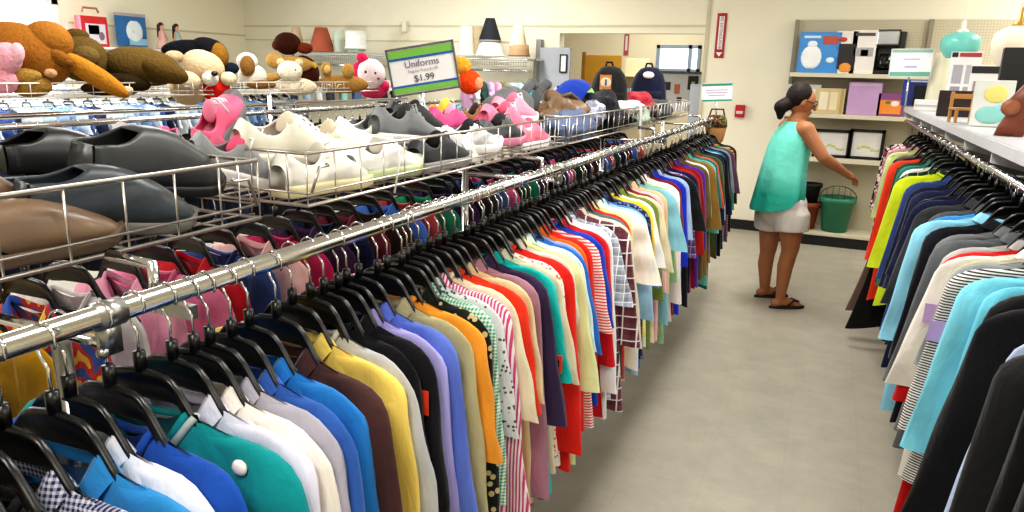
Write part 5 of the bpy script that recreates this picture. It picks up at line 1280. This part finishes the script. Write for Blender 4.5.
# other arm bent in front of the body
elL = shL - UPV * .28 - RT * .04; wrL = elL - UPV * .23 + F_ * .02 + RT * .0; pl = wrL + (wrL - elL).normalized() * .07
C_(shL, .058, elL, .042); C_(elL, .042, wrL, .027); C_(wrL, .026, pl, .025)
fd_ = (wrL - elL).normalized(); sv = F_.copy()
for o_, ln in ((-.026, .055), (-.009, .066), (.009, .062), (.025, .048)):
    b0 = pl + sv * o_; b1 = b0 + fd_ * ln * .55; b2 = b1 + fd_ * ln * .3 + RT * .02
    C_(b0, .0095, b1, .0085, 10); C_(b1, .0085, b2, .007, 10)
C_(wrL + fd_ * .03 + sv * .025, .011, wrL + fd_ * .07 + sv * .05, .009, 10)
# legs
hpL, knL, anL = W(772, 212, 5.64), W(768, 250, 5.68), W(764.5, 291, 5.68)
hpR, knR, anR = W(792, 214, 5.46), W(790, 250, 5.45), W(780, 299, 5.44)
for hp, kn, an in ((hpL, knL, anL), (hpR, knR, anR)):
    C_(hp, .1, kn, .062)
    cf = kn * .68 + an * .32 - F_ * .012
    C_(kn, .058, cf, .057); C_(cf, .057, an, .034)
    an2 = V((an.x, an.y, .05))
    C_(an, .034, an2 - F_ * .01, .034)
feet = []
for an in (anL, anR):
    heel = V((an.x, an.y, .038)) - F_ * .035; toe = V((an.x, an.y, .03)) + F_ * .15
    C_(heel, .032, V((an.x, an.y, .05)) + F_ * .04, .034); C_(V((an.x, an.y, .045)) + F_ * .04, .034, toe - F_ * .03, .026)
    rr_ = RT if an is anR else RT
    for k in range(5):
        o_ = (-.032 + .016 * k); C_(toe + RT * o_ - F_ * .03, .013, toe + RT * o_ * 1.05 + F_ * (.012 - .006 * abs(k - 1.5)), .009, 8)
    feet.append((heel, toe))
# head turned down toward the clothes
hc = W(802, 101, 5.56); LK = (F_ * .93 - UPV * .3 + RT * .14).normalized(); HS = LK.cross(UPV).normalized(); HU = HS.cross(LK).normalized()
HM = Matrix((HS, LK, HU)).transposed()
wm.ell(hc, (.074, .092, .1), HM, 24, 16)
C_(hc + LK * .03 - HU * .05, .055, hc + LK * .055 - HU * .088, .034)
C_(hc + LK * .088 + HU * .01, .011, hc + LK * .108 - HU * .022, .014, 10)
C_(hc + LK * .088 - HU * .055 - HS * .018, .009, hc + LK * .088 - HU * .055 + HS * .018, .009, 10)
C_(hc + LK * .084 - HU * .068 - HS * .014, .009, hc + LK * .084 - HU * .068 + HS * .014, .009, 10)
for s_ in (-1, 1): wm.ell(hc + HS * .074 * s_ - LK * .008 - HU * .012, (.01, .02, .032), HM, 12, 8)
woman = link('person', wm.mesh('person'), SKIN)
tag(woman, 'woman in aqua sleeveless top and white shorts reaching into the clothes rail', 'person')
rm = woman.modifiers.new('r', 'REMESH'); rm.mode = 'VOXEL'; rm.voxel_size = .0055; rm.use_smooth_shade = True
sm = woman.modifiers.new('s', 'SMOOTH'); sm.iterations = 4; sm.factor = .5
HAIR = mat('#1d1210', .62, 0, .3, .3, 55, .7)
hm = MB()
hm.ell(hc - LK * .034 + HU * .026, (.085, .088, .1), HM, 24, 16)
hm.capsule(hc - LK * .06 - HU * .02, .055, hc - LK * .1 - HU * .07, .045)
hm.capsule(hc - LK * .09 - HU * .05, .05, hc - LK * .12 - HU * .085, .05); hm.capsule(hc - LK * .12 - HU * .085, .05, hc - LK * .1 - HU * .15, .022)
ho = link('hair', hm.mesh('hair'), HAIR, woman)
rm = ho.modifiers.new('r', 'REMESH'); rm.mode = 'VOXEL'; rm.voxel_size = .006; rm.use_smooth_shade = True
GL_ = MB()
for s_ in (-1, 1):
    e0 = hc + LK * .09 + HS * .034 * s_ + HU * .008
    GL_.tube([e0 + (HS * math.cos(a) * .026 + HU * math.sin(a) * .019) for a in (2 * PI * k / 14 for k in range(15))], .003, 6, False)
    GL_.tube([e0 + HS * .026 * s_, hc + HS * .082 * s_ + LK * .0 + HU * .006], .0028, 6)
GL_.tube([hc + LK * .098 - HS * .01 + HU * .01, hc + LK * .098 + HS * .01 + HU * .01], .0025, 6)
link('glasses', GL_.mesh('glasses'), BLACKP, woman)
for s_ in (-1, 1):
    e0 = hc + LK * .078 + HS * .03 * s_ + HU * .006
    eo = link('eye', MB().ell(e0, (.013, .013, .011), HM, 12, 8).mesh('eye'), mat('#ece6e0', .3), woman)
    link('iris', MB().ell(e0 + LK * .009, (.006, .005, .006), HM, 10, 6).mesh('iris'), mat('#2a1a12', .3), eo)
    link('eyebrow', MB().capsule(e0 + HU * .022 - HS * .014 + LK * .008, .0035, e0 + HU * .022 + HS * .014 + LK * .008, .003, 8).mesh('eyebrow'), HAIR, woman)
# aqua top: loose, flaring to a dipped hem
tm_ = MB(); rs = []
axis_pts = [(0, W(776, 203, 5.53), .235, .175), (.2, W(779, 190, 5.53), .222, .165), (.45, W(783, 170, 5.54), .196, .15), (.7, W(788, 150, 5.545), .18, .14), (.85, W(791, 139, 5.55), .172, .128), (.93, W(794, 131, 5.55), .158, .108), (.98, W(796, 125.5, 5.55), .14, .082), (1, W(797, 121.5, 5.55), .098, .07)]
n = 48
for t, c, a_, b_ in axis_pts:
    ring = []
    for k in range(n):
        an_ = 2 * PI * k / n; ca, sa = math.cos(an_), math.sin(an_)
        rip = 1 + (.05 * math.sin(an_ * 7 + 1) + .03 * math.sin(an_ * 11)) * (1 - t) ** 1.2
        p = c + RT * (a_ * ca * rip) + F_ * (b_ * sa * rip)
        # dipped hem at the back, slit at the side
        dip = (1 - t) ** 2
        p.z -= dip * (.05 * max(0, -sa) - .01 * max(0, sa)) - dip * .07 * math.exp(-((an_ - .25) / .22) ** 2)
        ring.append(p)
    rs.append(ring)
tm_.rings(rs, False, False)
def aqua_mat():
    m, nt, b = nodes('aqua')
    tc = nt.nodes.new('ShaderNodeTexCoord'); sp = nt.nodes.new('ShaderNodeSeparateXYZ'); nt.links.new(tc.outputs['Object'], sp.inputs[0])
    n_ = nt.nodes.new('ShaderNodeTexNoise'); n_.inputs['Scale'].default_value = 14; nt.links.new(tc.outputs['Object'], n_.inputs['Vector'])
    mr = nt.nodes.new('ShaderNodeMapRange'); mr.inputs['From Min'].default_value = .84; mr.inputs['From Max'].default_value = 1.0
    nt.links.new(sp.outputs['Z'], mr.inputs['Value'])
    nt.links.new(mixc(nt, mr.outputs['Result'], srgb('#1fa893'), srgb('#6fd6c4')), b.inputs['Base Color'])
    b.inputs['Roughness'].default_value = .7
    bp = nt.nodes.new('ShaderNodeBump'); bp.inputs['Strength'].default_value = .4; bp.inputs['Distance'].default_value = .02
    nt.links.new(n_.outputs['Fac'], bp.inputs['Height']); nt.links.new(bp.outputs['Normal'], b.inputs['Normal'])
    return m
to = link('tank_top', tm_.mesh('tank_top'), aqua_mat(), woman); to['label'] = 'loose aqua sleeveless top with darker dipped hem'
# white shorts
sh_ = MB()
sh_.capsule(pel, .163, pel * .5 + wst * .5, .15)
sh_.ell(pel + UPV * .02, (.21, .17, .14), Matrix.Rotation(math.atan2(RT.y, RT.x), 3, 'Z'), 24, 16)
for hp, kn, q in ((hpL, knL, .40), (hpR, knR, .46)):
    e = hp * (1 - q) + kn * q
    d = (e - hp).normalized(); a = d.orthogonal().normalized(); b = d.cross(a)
    sh_.rings([[hp - d * .06 * 0 + d * ((e - hp).length * tt) + (a * math.cos(2 * PI * k / 24) + b * math.sin(2 * PI * k / 24)) * rr for k in range(24)] for tt, rr in ((-.5, .09), (0, .125), (.5, .124), (1, .12))])
so = link('shorts', sh_.mesh('shorts'), fabric('#e9e2dc', wr=.3), woman); so['label'] = 'white knee-free shorts'
rm = so.modifiers.new('r', 'REMESH'); rm.mode = 'VOXEL'; rm.voxel_size = .009; rm.use_smooth_shade = True
s_m = so.modifiers.new('s', 'SMOOTH'); s_m.iterations = 3
for heel, toe in feet:
    rs = []
    for z in (.002, .016):
        ring = []
        mid = (heel + toe) / 2; L_ = (toe - heel).length / 2 + .045
        for k in range(28):
            a = 2 * PI * k / 28
            ring.append(V((mid.x, mid.y, z)) + F_ * (L_ * math.cos(a)) + RT * ((.042 + .012 * math.cos(a)) * math.sin(a)))
        rs.append(ring)
    fo = link('flip_flop', MB().rings(rs).mesh('flip_flop'), mat('#241a18', .6), woman)
    tt = V((toe.x, toe.y, .045)) - F_ * .03
    mbs = MB()
    for s_ in (-1, 1): mbs.tube([tt + F_ * .03 + UPV * .002, tt + RT * .022 * s_ - F_ * .02 + UPV * .022, V((toe.x, toe.y, .03)) - F_ * .1 + RT * .042 * s_], .006, 8)
    link('strap', mbs.mesh('strap'), mat('#1a1414', .6), fo)
